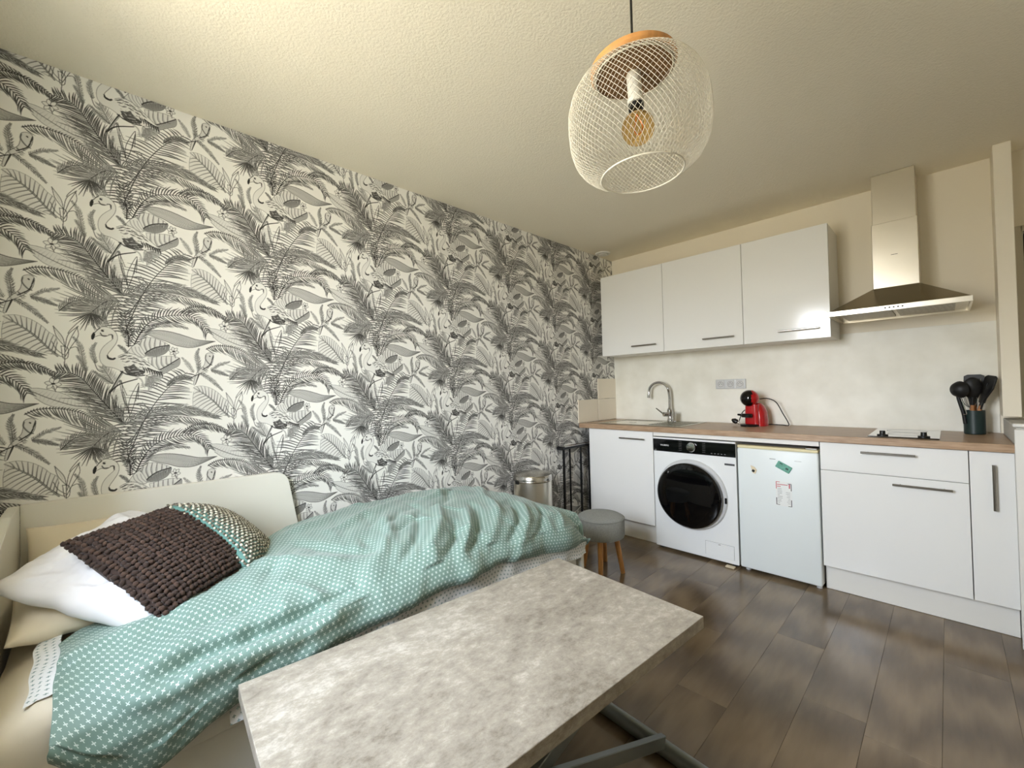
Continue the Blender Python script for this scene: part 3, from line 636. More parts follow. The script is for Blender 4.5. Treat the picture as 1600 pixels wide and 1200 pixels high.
gl = MB().lathe([(.026, 0), (.030, .085), (.0285, .085), (.0245, .006), (.0, .006)], 24, c=(.655, -.16, .932)).build('drinking_glass', mat('clear_glass', (250, 250, 250), .02, trans=1., ior=1.45), smooth=True)
tag(gl, 'small clear drinking glass standing by the tap', 'glass')

# socket strip
so = thing('socket_strip', 'silver triple wall socket on the splashback', 'socket', (1.079, -.008, 1.242))
MB().box(-.1135, .1135, -.010, -.0005, -.0385, .0385, .003, 2).build('plate', mat('silver_plastic', (196, 197, 198), .35, metal=.4), so)
for i, x0 in enumerate((-.073, 0, .073)):
    s1 = MB().box(x0-.029, x0+.029, -.0125, -.0100, -.029, .029, .001).build('socket_module', mat('pale_grey_module', (206, 206, 205), .35), so)
    MB().lathe([(.022, -.0006), (.022, .001), (.0195, .001), (.0195, -.0006)], 24, 'y', (x0, -.0125, 0), close=True).build('recess_ring', mat('grey_ring', (140, 140, 140), .5), s1)
    MB().lathe([(.003, 0), (.003, .001), (0, .001)], 10, 'y', (x0-.009, -.0126, 0)).lathe([(.003, 0), (.003, .001), (0, .001)], 10, 'y', (x0+.009, -.0126, 0)).lathe([(.0028, 0), (.0028, .003), (0, .003)], 10, 'y', (x0, -.0126, .011)).build('pin_holes', M_BLACK, s1)

# hob
hb = thing('hob', 'two-zone black-edged glass hob set into the worktop', 'hob', (2.12, -.31, .926))
MB().box(-.143, .143, -.252, .25, .0005, .006, .002).build('glass_plate', mat('hob_glass', (10, 10, 11), .03, spec=1.0, coat=1.), hb)
for y0, r in ((.11, .09), (-.09, .072)): MB().lathe([(r, 0), (r, .0004), (r-.003, .0004), (r-.003, 0)], 40, c=(0, y0+.02, .006), close=True).build('zone_ring', mat('grey_zone_print', (120, 120, 120), .4), hb)
for x0 in (-.081, .084): MB().lathe([(.024, 0), (.024, .008), (.013, .010), (.012, .028), (0, .029)], 20, c=(x0, -.222, .0062)).build('knob', M_BLACK, hb, smooth=True)

# utensil crock with tools
cr = MB().lathe([(.040, 0), (.043, .004), (.043, .133), (.040, .133), (.039, .01), (0, .01)], 32, c=(2.398, -.135, .9265)).build('utensil_holder', mat('dark_green_holder', (28, 46, 44), .4), smooth=True)
tag(cr, 'dark green round utensil holder on the worktop end', 'utensil holder')
M_SIL = mat('black_silicone', (20, 20, 20), .5); M_HW = mat('acacia_handle', (176, 120, 74), .5, var=.2, vscale=20)
def utensil(name, label, base, top, head):
    b0, b1 = Vector(base), Vector(top); t = thing(name, label, 'utensil', b0, 'cooking utensils in the holder')
    d = (b1-b0); n = d.normalized()
    MB().tube([(0, 0, 0), d*.5, d], [.007, .009, .008], 12).build('handle', M_HW, t, smooth=True)
    # head frame: z along the tool
    q = n.to_track_quat('Z', 'Y').to_matrix().to_4x4(); q.translation = d
    q = q @ Matrix.Scale(1.28, 4)
    head(t, q)
def h_ladle(t, q):
    MB().tube([q @ Vector(p) for p in ((0, 0, -.01), (0, 0, .03), (0, -.004, .06))], [.009, .006, .006], 10).build('neck', M_SIL, t, smooth=True)
    pr = [(.0, -.030), (.018, -.027), (.030, -.016), (.037, 0), (.035, 0), (.028, -.014), (.016, -.024), (.0, -.027)]
    R_ = q @ Matrix.Translation((0, -.03, .085)) @ Matrix.Rotation(math.radians(-100), 4, 'X')
    MB().lathe(pr, 24, M=R_).build('bowl', M_SIL, t, smooth=True)
def h_flat(w, h, slots=0, ang=0):
    def f(t, q):
        R_ = q @ Matrix.Rotation(math.radians(ang), 4, 'Z')
        pts = [(-.007, -.015), (.007, -.015), (.008, .02), (w*.55, .045), (w, h*.6), (w*.95, h*.95), (w*.6, h), (-w*.6, h), (-w*.95, h*.95), (-w, h*.6), (-w*.55, .045), (-.008, .02)]
        MB().prism(pts, -.0035, .0035, 'xz', M=R_, bev=.0012).build('blade', M_SIL, t)
        if slots:
            s = MB()
            for i in range(slots): s.box(-w*.6+i*w*1.2/(slots-1)-.0018, -w*.6+i*w*1.2/(slots-1)+.0018, -.0042, .0042, .05, h*.85, M=R_)
            s.build('slots', mat('slot_grey', (120, 118, 110), .6), t)
    return f
def h_spoon(t, q):
    MB().tube([q @ Vector(p) for p in ((0, 0, -.01), (0, 0, .02), (0, 0, .035))], [.008, .006, .007], 10).build('neck', M_SIL, t, smooth=True)
    bm = bmesh.new(); bmesh.ops.create_uvsphere(bm, u_segments=20, v_segments=12, radius=1)
    for v in bm.verts: v.co = Vector((v.co.x*.031, v.co.y*.009+.008*(v.co.x**2+v.co.z**2)-.004, .075+v.co.z*.047))
    b = MB(); b.bm(bm, q); b.build('bowl', M_SIL, t, smooth=True)
def h_brush(t, q):
    MB().prism([(-.012, -.012), (.012, -.012), (.024, .03), (-.024, .03)], -.008, .008, 'xz', M=q, bev=.002).build('brush_head', M_SIL, t)
    b = MB()
    for i in range(12):
        for j in range(3): b.tube([q @ Vector((-.021+i*.0038, -.005+j*.005, .028)), q @ Vector((-.030+i*.0055, -.006+j*.006, .072+.006*random.random()))], .0016, 5)
    b.build('bristles', M_SIL, t)
def h_whisk(t, q):
    b = MB()
    for k_ in range(5):
        a_ = pi*k_/5; P = [q @ Vector((math.cos(a_)*.024*math.sin(s_*pi/10), math.sin(a_)*.024*math.sin(s_*pi/10), .09*(1-math.cos(s_*pi/10))/2)) for s_ in range(11)]
        Q = [q @ Vector((-math.cos(a_)*.024*math.sin(s_*pi/10), -math.sin(a_)*.024*math.sin(s_*pi/10), .09*(1-math.cos(s_*pi/10))/2)) for s_ in range(11)]
        b.tube(P, .0013, 5); b.tube(Q, .0013, 5)
    b.build('wires', mat('grey_wire', (120, 120, 114), .4, metal=.6), t, smooth=True)
ZB = .9375
utensil('ladle', 'black ladle with wooden handle leaning left in the holder', (2.412, -.13, ZB), (2.390, -.152, 1.080), h_ladle)
utensil('slotted_spoon', 'black slotted turner with wooden handle at the back of the holder', (2.400, -.125, ZB), (2.402, -.110, 1.095), h_flat(.033, .13, 4))
utensil('serving_spoon', 'black serving spoon with wooden handle in the middle of the holder', (2.388, -.14, ZB), (2.392, -.160, 1.09), h_spoon)
utensil('spatula', 'broad black spatula with wooden handle leaning right in the holder', (2.384, -.15, ZB), (2.424, -.150, 1.085), h_flat(.036, .135, 0, 25))
utensil('pastry_brush', 'black pastry brush with wooden handle pointing at the pillar', (2.392, -.125, ZB), (2.432, -.118, 1.115), h_brush)
utensil('whisk', 'grey wire whisk with wooden handle in the holder', (2.405, -.145, ZB), (2.388, -.135, 1.075), h_whisk)
pl = thing('peeler', 'black handled tool with silver edge hooked on the holder rim', 'utensil', (2.352, -.165, .985))
MB().tube(smoothpath([(.010, 0, .0), (.004, -.001, .06), (-.012, -.002, .14), (-.018, -.002, .205)], 5), .0085, 10).build('handle', M_SIL, pl, smooth=True)
MB().tube([(.012, -.012, .075), (.002, -.012, .125)], .0035, 8).tube([(.004, -.010, .052), (.016, -.010, .054), (.012, -.010, .08)], .003, 8).build('silver_edge', M_CHROME, pl, smooth=True)

# capsule coffee machine
cm = thing('coffee_machine', 'red and black capsule coffee machine on the worktop', 'coffee machine', (1.285, -.19, .9265)); cm.rotation_euler = (0, 0, math.radians(-12))
M_RED = mat('glossy_red_plastic', (178, 14, 22), .16, coat=.5)
def loft(secs, n=28):
    b = MB(); V = []; F = []
    for (cx_, cy_, z_, rx, ry, p_) in secs:
        for k_ in range(n):
            a_ = 2*pi*k_/n; c_, s_ = math.cos(a_), math.sin(a_)
            V.append((cx_+rx*abs(c_)**(2/p_)*(1 if c_ >= 0 else -1), cy_+ry*abs(s_)**(2/p_)*(1 if s_ >= 0 else -1), z_))
    for i in range(len(secs)-1):
        for k_ in range(n): F.append((i*n+k_, i*n+(k_+1) % n, (i+1)*n+(k_+1) % n, (i+1)*n+k_))
    F.append(tuple(reversed(range(n)))); F.append(tuple((len(secs)-1)*n+k_ for k_ in range(n)))
    return b.add(V, F)
loft([(.012, .045, .0, .068, .055, 3), (.012, .045, .06, .066, .055, 3), (.012, .045, .11, .060, .052, 3), (.010, .045, .145, .048, .048, 2.6), (.008, .04, .168, .03, .04, 2)]).build('body', M_RED, cm, smooth=True)
loft([(-.005, -.035, .0, .058, .065, 2), (-.005, -.035, .012, .06, .068, 2), (-.005, -.035, .016, .05, .06, 2)]).build('drip_base', M_BLACK, cm, smooth=True)
loft([(.0, .0, .012, .052, .030, 3), (.0, .0, .075, .050, .030, 3), (.0, .0, .16, .045, .030, 3)]).build('front_panel', M_RED, cm, smooth=True)
bm = bmesh.new(); bmesh.ops.create_uvsphere(bm, u_segments=32, v_segments=20, radius=.062)
hb_, hr_ = MB(), MB(); bm2 = bm.copy()
hd = MB(); hd.bm(bm, Matrix.Translation((-.012, -.012, .205))); hd.build('head', M_GLBLACK, cm, smooth=True, label='glossy black round head')
Rr = Matrix.Translation((-.012, -.012, .205)) @ Matrix.Rotation(math.radians(28), 4, 'Z')
bmesh.ops.delete(bm2, geom=[v for v in bm2.verts if v.co.x < .010], context='VERTS')
for v in bm2.verts: v.co *= 1.025
hr_.bm(bm2, Rr); hr_.build('head_cap', M_RED, cm, smooth=True, label='red side cap of the head')
loft([(-.015, -.05, .066, .036, .030, 2), (-.015, -.05, .084, .040, .034, 2), (-.015, -.05, .092, .034, .028, 2)]).build('capsule_holder', M_BLACK, cm, smooth=True)
MB().tube([(-.03, -.05, .08), (-.085, -.045, .083)], [.010, .007], 10).build('holder_grip', M_GLBLACK, cm, smooth=True)
cx = Matrix.Rotation(math.radians(12), 4, 'Z')
def loc_(x_, y_, z_): return cx @ Vector((x_-1.285, y_+.19, z_-.9265))
MB().tube(smoothpath([loc_(*p) for p in ((1.325, -.15, 1.125), (1.37, -.13, 1.128), (1.42, -.11, 1.10), (1.455, -.09, 1.02), (1.49, -.08, .935), (1.45, -.085, .932), (1.38, -.09, .934), (1.34, -.10, .932))], 6), .0035, 8).tube(smoothpath([loc_(*p) for p in ((1.25, -.13, 1.06), (1.215, -.17, 1.03), (1.20, -.19, .985), (1.195, -.20, .96))], 6), .0035, 8).build('cord', M_BLACK, cm, smooth=True)
pg = MB(); pg.lathe([(.012, 0), (.019, .006), (.019, .026), (.012, .036), (.006, .044)], 16); pg.tube([(-.008, .0, 0), (-.008, 0, -.016)], .002, 6).tube([(.008, 0, 0), (.008, 0, -.016)], .002, 6)
q = pg.build('plug', M_BLACK, cm, smooth=True); q.location = loc_(1.188, -.215, .9515); q.rotation_euler = (math.radians(20), math.radians(-60), 0)
# ceiling vent
vt = thing('ceiling_vent', 'small round cream air vent on the ceiling near the corner', 'vent', (.085, -.285, H))
MB().lathe([(.070, -.0005), (.070, -.006), (.060, -.012), (.05, -.012), (.046, -.006), (.046, -.0005)], 36).build('ring', M_CARC, vt, smooth=True)
MB().lathe([(.040, -.012), (.038, -.018), (0, -.020)], 32).lathe([(.046, -.002), (0, -.003)], 24).build('disc', M_CARC, vt, smooth=True)

# ------------------------------------------------------------------ bed
BX, BY0, BY1 = .93, -3.87, -1.85
M_BED = mat('white_bed_lacquer', (232, 230, 220), .35)
bd = thing('daybed', 'white daybed frame with high back panel against the wallpaper', 'bed', (.47, -2.86, 0)); o = Vector((.47, -2.86, 0))
def bp_(b, nm, m=M_BED, lab=None, sm=False): q = b.build(nm, m, bd, smooth=sm, label=lab); q.location = -o; return q
def rounded(poly, idx, r, n=8):
    out = []
    for i, p in enumerate(poly):
        if i in idx:
            a = Vector(poly[i-1]); b = Vector(p); c = Vector(poly[(i+1) % len(poly)]); d0 = (a-b).normalized(); d1 = (c-b).normalized()
            for k_ in range(n+1):
                t_ = k_/n; q = (b+d0*r)*(1-t_)**2+b*2*t_*(1-t_)+(b+d1*r)*t_**2; out.append((q.x, q.y))
        else: out.append(p)
    return out
bp_(MB().prism(rounded([(BY0+.0, .02), (-2.955, .02), (-2.955, .54), (-3.012, .868), (BY0, .878)], [3], .06), .006, .034, 'yz', bev=.002), 'back_panel')
bp_(MB().prism(rounded([(.035, .02), (BX, .02), (BX, .66), (.50, .80), (.20, .872), (.035, .878)], [2, 3], .12), BY0-.028, BY0, 'xz', bev=.002), 'head_panel', lab='curved end panel at the head')
bp_(MB().box(BX-.025, BX, BY0+.001, BY1, .345, .405, .002), 'side_rail')
bp_(MB().box(BX-.03, BX-.010, BY0+.004, -2.862, .04, .341, .002), 'drawer_front'); bp_(MB().box(BX-.03, BX-.010, -2.858, BY1-.03, .04, .341, .002), 'drawer_front')
bp_(MB().box(.036, BX, BY1, BY1+.025, .02, .405, .002), 'foot_panel')
bp_(MB().box(.036, BX-.026, BY0+.001, BY1-.001, .33, .395), 'slat_base')
# soft goods -----------------------------------------------------
def grid_mesh(name, P, material, uv=None, closed_u=False):
    """P: (nu,nv,3) array"""
    nu, nv, _ = P.shape
    V = P.reshape(-1, 3); I = (np.arange(nu-1)[:,None]*nv+np.arange(nv-1)[None]).ravel()
    F = np.stack([I, I+nv, I+nv+1, I+1], 1)
    me = bpy.data.meshes.new(name); me.from_pydata(V.tolist(), [], F.tolist()); me.update()
    me.polygons.foreach_set('use_smooth', [True]*len(me.polygons)); me.materials.append(material)
    if uv is not None:
        l = me.uv_layers.new(name='UVMap'); lv = np.empty(len(me.loops), np.int32); me.loops.foreach_get('vertex_index', lv)
        l.data.foreach_set('uv', uv.reshape(-1, 2)[lv].ravel().astype(np.float32))
    return me
def nz(x, y, z=0.): return noise.noise(Vector((x, y, z)))
def folds(A, B, specs):
    """sum of ridge folds in (a,b) coordinates: (a0,b0,a1,b1,width,amp)"""
    D = np.zeros_like(A)
    for a0, b0, a1, b1, w, am in specs:
        da, db = a1-a0, b1-b0; L2 = da*da+db*db; t_ = np.clip(((A-a0)*da+(B-b0)*db)/L2, 0, 1)
        bow = .08*math.sqrt(L2)*np.sin(t_*pi)
        d_ = np.hypot(A-(a0+t_*da)-bow*(-db)/math.sqrt(L2), B-(b0+t_*db)-bow*da/math.sqrt(L2))
        D += am*np.exp(-(d_/w)**2)*np.sin(np.clip(t_, .02, .98)*pi)**.5
    return D
def cross_fabric(name, base, mark, pitch, rough=.75, half=.30, wid=.085, sheen=.2, diag=True):
    m = bpy.data.materials.new(name); m.use_nodes = True; n = m.node_tree.nodes; L = m.node_tree.links; b = n['Principled BSDF']
    def mt(op, *a):
        q = n.new('ShaderNodeMath'); q.operation = op
        for i, v in enumerate(a):
            if isinstance(v, (int, float)): q.inputs[i].default_value = v
            else: L.new(v, q.inputs[i])
        return q.outputs[0]
    uvn = n.new('ShaderNodeUVMap'); sx = n.new('ShaderNodeSeparateXYZ'); L.new(uvn.outputs[0], sx.inputs[0])
    U = mt('DIVIDE', sx.outputs[0], pitch); V = mt('DIVIDE', sx.outputs[1], pitch*.8)
    row = mt('FLOOR', V); par = mt('MODULO', mt('ABSOLUTE', row), 2.0); U2 = mt('ADD', U, mt('MULTIPLY', par, .5))
    fx = mt('SUBTRACT', mt('SUBTRACT', U2, mt('FLOOR', U2)), .5); fy = mt('MULTIPLY', mt('SUBTRACT', mt('SUBTRACT', V, row), .5), .8)
    if diag:
        p_ = mt('MULTIPLY', mt('ADD', fx, fy), .7071); q_ = mt('MULTIPLY', mt('SUBTRACT', fx, fy), .7071)
    else: p_, q_ = fx, fy
    p_, q_ = mt('ABSOLUTE', p_), mt('ABSOLUTE', q_)
    c1 = mt('MULTIPLY', mt('LESS_THAN', p_, wid), mt('LESS_THAN', q_, half)); c2 = mt('MULTIPLY', mt('LESS_THAN', q_, wid), mt('LESS_THAN', p_, half))
    k_ = mt('MAXIMUM', c1, c2); mx = n.new('ShaderNodeMix'); mx.data_type = 'RGBA'; L.new(k_, mx.inputs[0])
    mx.inputs[6].default_value = (*hexc(*base), 1); mx.inputs[7].default_value = (*hexc(*mark), 1); L.new(mx.outputs[2], b.inputs['Base Color'])
    b.inputs['Roughness'].default_value = rough; b.inputs['Sheen Weight'].default_value = sheen; b.inputs['Specular IOR Level'].default_value = .35
    return m
# mattress
P = []
nu, nv = 90, 60
prof = [(.04, .40), (.04, .50), (.06, .545)]+[(.06+.80*i/40, .552) for i in range(1, 40)]+[(.868, .550), (.885, .535), (.893, .51), (.896, .47), (.892, .43), (.88, .405), (.87, .40)]
G = np.zeros((nu, len(prof), 3))
for i in range(nu):
    y = BY0+.012+(BY1-BY0-.03)*i/(nu-1); e = min(1, (i+.0)/4., (nu-1-i)/4.)
    for j, (a, z) in enumerate(prof):
        wr = .006*nz(a*6, y*5)+.005*nz(a*14, y*16, 3)
        sd = .008*nz(y*4, z*30, 5) if j > 40 else 0
        G[i, j] = (a+sd-(1-e)*.02*(1 if a > .5 else 0), y, .40+(z-.40)*(.7+.3*e)+(wr if 2 < j else 0))
M_SHEET = mat('cream_cotton_sheet', (226, 216, 196), .8, sheen=.2, bump=.1, bscale=30)
tag(put('mattress', grid_mesh('mattress', G, M_SHEET)), 'cream sheeted mattress on the daybed', 'mattress')

# duvet
M_DUV = cross_fabric('sage_green_cross_cotton', (114, 140, 129), (200, 213, 206), .0176, .55, .27, .058)
M_DUVU = cross_fabric('white_cotton_green_plus', (232, 233, 232), (140, 160, 156), .018, .75, .22, .075, diag=False)
nu, nv = 230, 130
ys = np.linspace(-3.745, -1.80, nu)
hem_y = [-3.745, -3.70, -3.62, -3.56, -3.47, -3.36, -3.2, -3.0, -2.73, -2.47, -2.15, -1.88, -1.80]
hem_z = [.47, .41, .35, .36, .41, .44, .465, .48, .50, .505, .46, .425, .418]
top_z = np.interp(ys, [-3.745, -3.6, -3.3, -3.0, -2.7, -2.3, -2.0, -1.88, -1.82, -1.80], [.585, .61, .625, .64, .655, .66, .63, .585, .53, .48])
hemz = np.interp(ys, hem_y, hem_z)
back_x = np.interp(ys, [-3.745, -3.70, -3.55, -3.3, -3.05, -2.9, -1.9, -1.80], [.55, .50, .48, .34, .10, .06, .06, .12])
front_x = np.interp(ys, [-3.745, -3.6, -3.3, -2.6, -2.0, -1.80], [.960, .985, .985, .985, .975, .958])
G = np.zeros((nu, nv, 3)); UV = np.zeros((nu, nv, 2))
tt = np.linspace(0, 1, nv)
for i in range(nu):
    bx, fx, zt, zh = back_x[i], front_x[i], top_z[i], hemz[i]
    # cross profile: back hem, rise, plateau, shoulder, drop
    pts = np.array([(bx, zt-.06), (bx+.015, zt-.02), (bx+.06, zt), ((bx+fx)/2, zt+.015), (fx-.20, zt-.005), (fx-.09, zt-.03), (fx-.02, zt-.085), (fx+.005, max(zh+.03, zt-.14)), (fx, zh+.012), (fx-.008, zh)])
    s_ = np.concatenate([[0], np.cumsum(np.hypot(*np.diff(pts, axis=0).T))]); q = tt*s_[-1]
    G[i,:,0] = np.interp(q, s_, pts[:,0]); G[i,:,2] = np.interp(q, s_, pts[:,1]); G[i,:,1] = ys[i]
    UV[i,:,0] = ys[i]; UV[i,:,1] = q-s_[-1]
for _ in range(3): G[:,1:-1,[0,2]] = (G[:,:-2,[0,2]]+2*G[:,1:-1,[0,2]]+G[:,2:,[0,2]])/4
A, B = G[:,:,1].copy(), UV[:,:,1].copy()      # along the bed, distance up from the front hem (negative)
rg = random.Random(11); FS = []
# long soft folds running across from the front edge towards the wall and the head
for a0, b0, a1, b1, w, am in [(-3.60, -.24, -3.05, -.16, .022, -.028), (-3.62, -.20, -3.0, -.105, .025, .024), (-3.55, -.33, -3.2, -.30, .03, -.016), (-3.30, -.62, -3.02, -.30, .045, .020), (-3.12, -.64, -2.90, -.30, .03, -.014),
        (-2.98, -.20, -2.72, -.62, .028, .022), (-2.90, -.16, -2.60, -.52, .02, -.018), (-2.80, -.14, -2.45, -.60, .024, .022), (-2.72, -.12, -2.52, -.34, .016, -.020), (-2.66, -.10, -2.40, -.42, .018, .020),
        (-2.60, -.10, -2.30, -.52, .018, -.017), (-2.50, -.10, -2.15, -.60, .022, .018), (-2.40, -.09, -2.12, -.40, .016, -.018), (-2.34, -.08, -2.05, -.44, .018, .016), (-2.25, -.08, -1.98, -.36, .016, -.016),
        (-2.2, -.55, -2.0, -.85, .03, .018), (-2.12, -.60, -1.95, -.95, .022, -.015), (-2.05, -.10, -1.92, -.30, .016, .014), (-2.45, -.72, -2.2, -.88, .03, .014), (-2.85, -.70, -2.5, -.86, .035, .012), (-3.1, -.78, -2.8, -.9, .04, .012), (-2.5, -.55, -2.25, -.78, .022, -.014)]:
    FS.append((a0, b0, a1, b1, w, am))
for _ in range(60):
    a = rg.uniform(-3.6, -1.95); b_ = rg.uniform(-1.0, -.06); l = rg.uniform(.08, .28); an = rg.uniform(.5, 2.2)*-1
    FS.append((a, b_, a+l*math.cos(an), b_+l*math.sin(an), rg.uniform(.010, .024), rg.choice((-1, 1))*rg.uniform(.003, .008)))
D = folds(A, B, FS)*1.25
for i in range(nu):
    for j in range(nv): D[i, j] += .012*nz(A[i, j]*3.2, B[i, j]*3.2, 1)+.009*(abs(nz(A[i, j]*7+B[i, j]*3, B[i, j]*5, 7))-.2)+.004*nz(A[i, j]*20+B[i, j]*9, B[i, j]*11, 2)
dU = np.gradient(G, axis=0); dV = np.gradient(G, axis=1); N = np.cross(dU, dV); N /= np.linalg.norm(N, axis=2)[:,:,None]+1e-9
if N[nu//2, nv//2, 2] < 0: N = -N
env = np.minimum(1, np.minimum(np.arange(nv)[None]/6., 1)); G = G+N*(D*env)[:,:,None]
G[:,:,0] = np.maximum(G[:,:,0], .046)
G[:,:,2] = np.maximum(G[:,:,2], np.interp(G[:,:,0], [.82, .87, .91, .94], [.563, .556, .50, .30]))
for i in range(nu): G[i,-14:,0] += .010*math.sin(ys[i]*21)+.008*nz(ys[i]*9, 4)
G[:,:,1] += np.where(np.arange(nu)[:,None] > nu-12, .012*np.array([[nz(b*6, 9) for b in UV[nu-1,:,1]]]), 0)
G[:14,:,1] += .022*np.array([[nz(b*5, 2) for b in UV[0,:,1]]])
dv = thing('duvet', 'sage green duvet with little white crosses spread over the daybed', 'duvet', (.5, -2.8, .56)); o = Vector((.5, -2.8, .56))
q = put('cover', grid_mesh('duvet_cover', G, M_DUV, UV), dv); q.location = -o
DUVET = G
# white lower face peeping out under the front hem and at the foot
ny = 150; yy = np.linspace(-3.42, -1.815, ny); nvv = 14; Pn = np.zeros((ny, nvv, 3)); Un = np.zeros((ny, nvv, 2))
for i, y in enumerate(yy):
    hz = float(np.interp(y, ys, hemz)); hx = float(np.interp(y, ys, front_x)); dp = float(np.interp(y, [-3.42, -3.2, -2.9, -2.5, -2.1, -1.815], [.05, .08, .115, .125, .085, .055]))
    for j in range(nvv):
        s_ = j/(nvv-1); Pn[i, j] = (hx-.030+.012*s_+.010*nz(y*11, s_*2.)+.006*math.sin(y*34+s_*3), y, hz+.03-(dp+.03)*s_+.006*nz(y*13, s_, 5)); Un[i, j] = (y, s_*(dp+.03))
q = put('underside', grid_mesh('duvet_underside', Pn, M_DUVU, Un), dv, 'white lower face of the duvet with grey-green pluses'); q.location = -o
# turned-back white corner at the head
Pn = np.zeros((20, 24, 3)); Un = np.zeros((20, 24, 2))
for i in range(20):
    for j in range(24):
        a, b_ = i/19, j/23; Pn[i, j] = (.42+.42*b_, -3.79+.05*a+.01*nz(b_*4, a), .572+.012*a+.004*nz(b_*9, a*3, 2)-.02*b_*b_); Un[i, j] = (.42*b_, .05*a)
q = put('turned_edge', grid_mesh('duvet_edge', Pn, M_DUVU, Un), dv); q.location = -o

def pillow_mesh(name, w, h, th, m, n=60, pw=2.4, pinch=.06, wr=None, uvs=1.):
    """closed cushion: two bulged faces meeting at a seam, corners drawn out"""
    V = []; F = []; idx = {}
    for sd in (1, -1):
        for i in range(n+1):
            for j in range(n+1):
                if sd < 0 and (i in (0, n) or j in (0, n)): idx[(sd, i, j)] = idx[(1, i, j)]; continue
                a, b_ = -1+2*i/n, -1+2*j/n
                k_ = (max(0, 1-abs(a)**pw)*max(0, 1-abs(b_)**pw))**.5
                x_ = a*(1-pinch*(1-b_*b_)**1.0*abs(a)**3+0)*w/2; y_ = b_*(1-pinch*(1-a*a)*abs(b_)**3)*h/2; z_ = sd*th/2*k_
                if wr: dx, dy, dz = wr(a, b_, sd, k_); x_ += dx; y_ += dy; z_ += dz
                idx[(sd, i, j)] = len(V); V.append((x_, y_, z_))
    for sd in (1, -1):
        for i in range(n):
            for j in range(n):
                q = (idx[(sd, i, j)], idx[(sd, i+1, j)], idx[(sd, i+1, j+1)], idx[(sd, i, j+1)]); F.append(q if sd > 0 else tuple(reversed(q)))
    me = bpy.data.meshes.new(name); me.from_pydata(V, [], F); me.update(); me.polygons.foreach_set('use_smooth', [True]*len(me.polygons)); me.materials.append(m)
    return me
def frame(c, ex, nrm):
    n_ = Vector(nrm).normalized(); e = Vector(ex); e = (e-n_*e.dot(n_)).normalized(); f = n_.cross(e)
    return Matrix(((e.x, f.x, n_.x, c[0]), (e.y, f.y, n_.y, c[1]), (e.z, f.z, n_.z, c[2]), (0, 0, 0, 1)))
M_PILW = mat('white_cotton', (226, 224, 224), .8, sheen=.2); M_PILC = mat('cream_cotton', (226, 214, 190), .85, sheen=.2)
def wr_white(a, b_, sd, k_):
    s_ = .026*k_*(nz(a*1.5+b_*2.6, b_*1.2-a*.6, 3))+.016*k_*math.sin(8*(b_+.35*a)+3*nz(a*2, b_*2, 1))*(.5+.5*nz(a*1.7, b_*2, 8))+.010*nz(a*5, b_*8, 2)*k_+.005*nz(a*13, b_*17, 6)*k_
    s_ += .022*k_*(.25-abs(nz(a*1.6+b_*.8, b_*4.2-a*1.6, 4)))+.012*k_*(.2-abs(nz(a*3+b_*2, b_*8-a*2, 9)))
    return (.012*nz(b_*2, 5)*abs(a), .012*nz(a*2, 8)*abs(b_), s_*(1 if sd > 0 else .5))
pw_ = put('pillow', pillow_mesh('pillow_white', 0.435, 0.455, .125, M_PILW, 70, 3.2, .03, wr_white)); pw_.matrix_world = frame((0.437, -3.585, 0.706), (0.245, 0.300, -0.140), (0.062, 0.021, 0.154))
tag(pw_, 'rumpled white pillow under the brown cushion', 'pillow')
pc = put('pillow', pillow_mesh('pillow_cream', .38, .22, .10, M_PILC, 50, 2.6, .05, lambda a, b_, sd, k_: (0, 0, .012*nz(a*2, b_*3, 4)*k_))); pc.matrix_world = frame((.37, -3.750, .606), (.95, .06, -.02), (.05, .0, 1.0))
tag(pc, 'cream pillow lying flat on the mattress under the white pillow', 'pillow')
pb = put('pillow', pillow_mesh('pillow_back', .30, .26, .09, M_PILC, 40)); pb.matrix_world = frame((.100, -3.705, .675), (.05, 1, 0), (.97, .0, .22))
tag(pb, 'cream pillow standing against the back panel behind the white pillow', 'pillow')

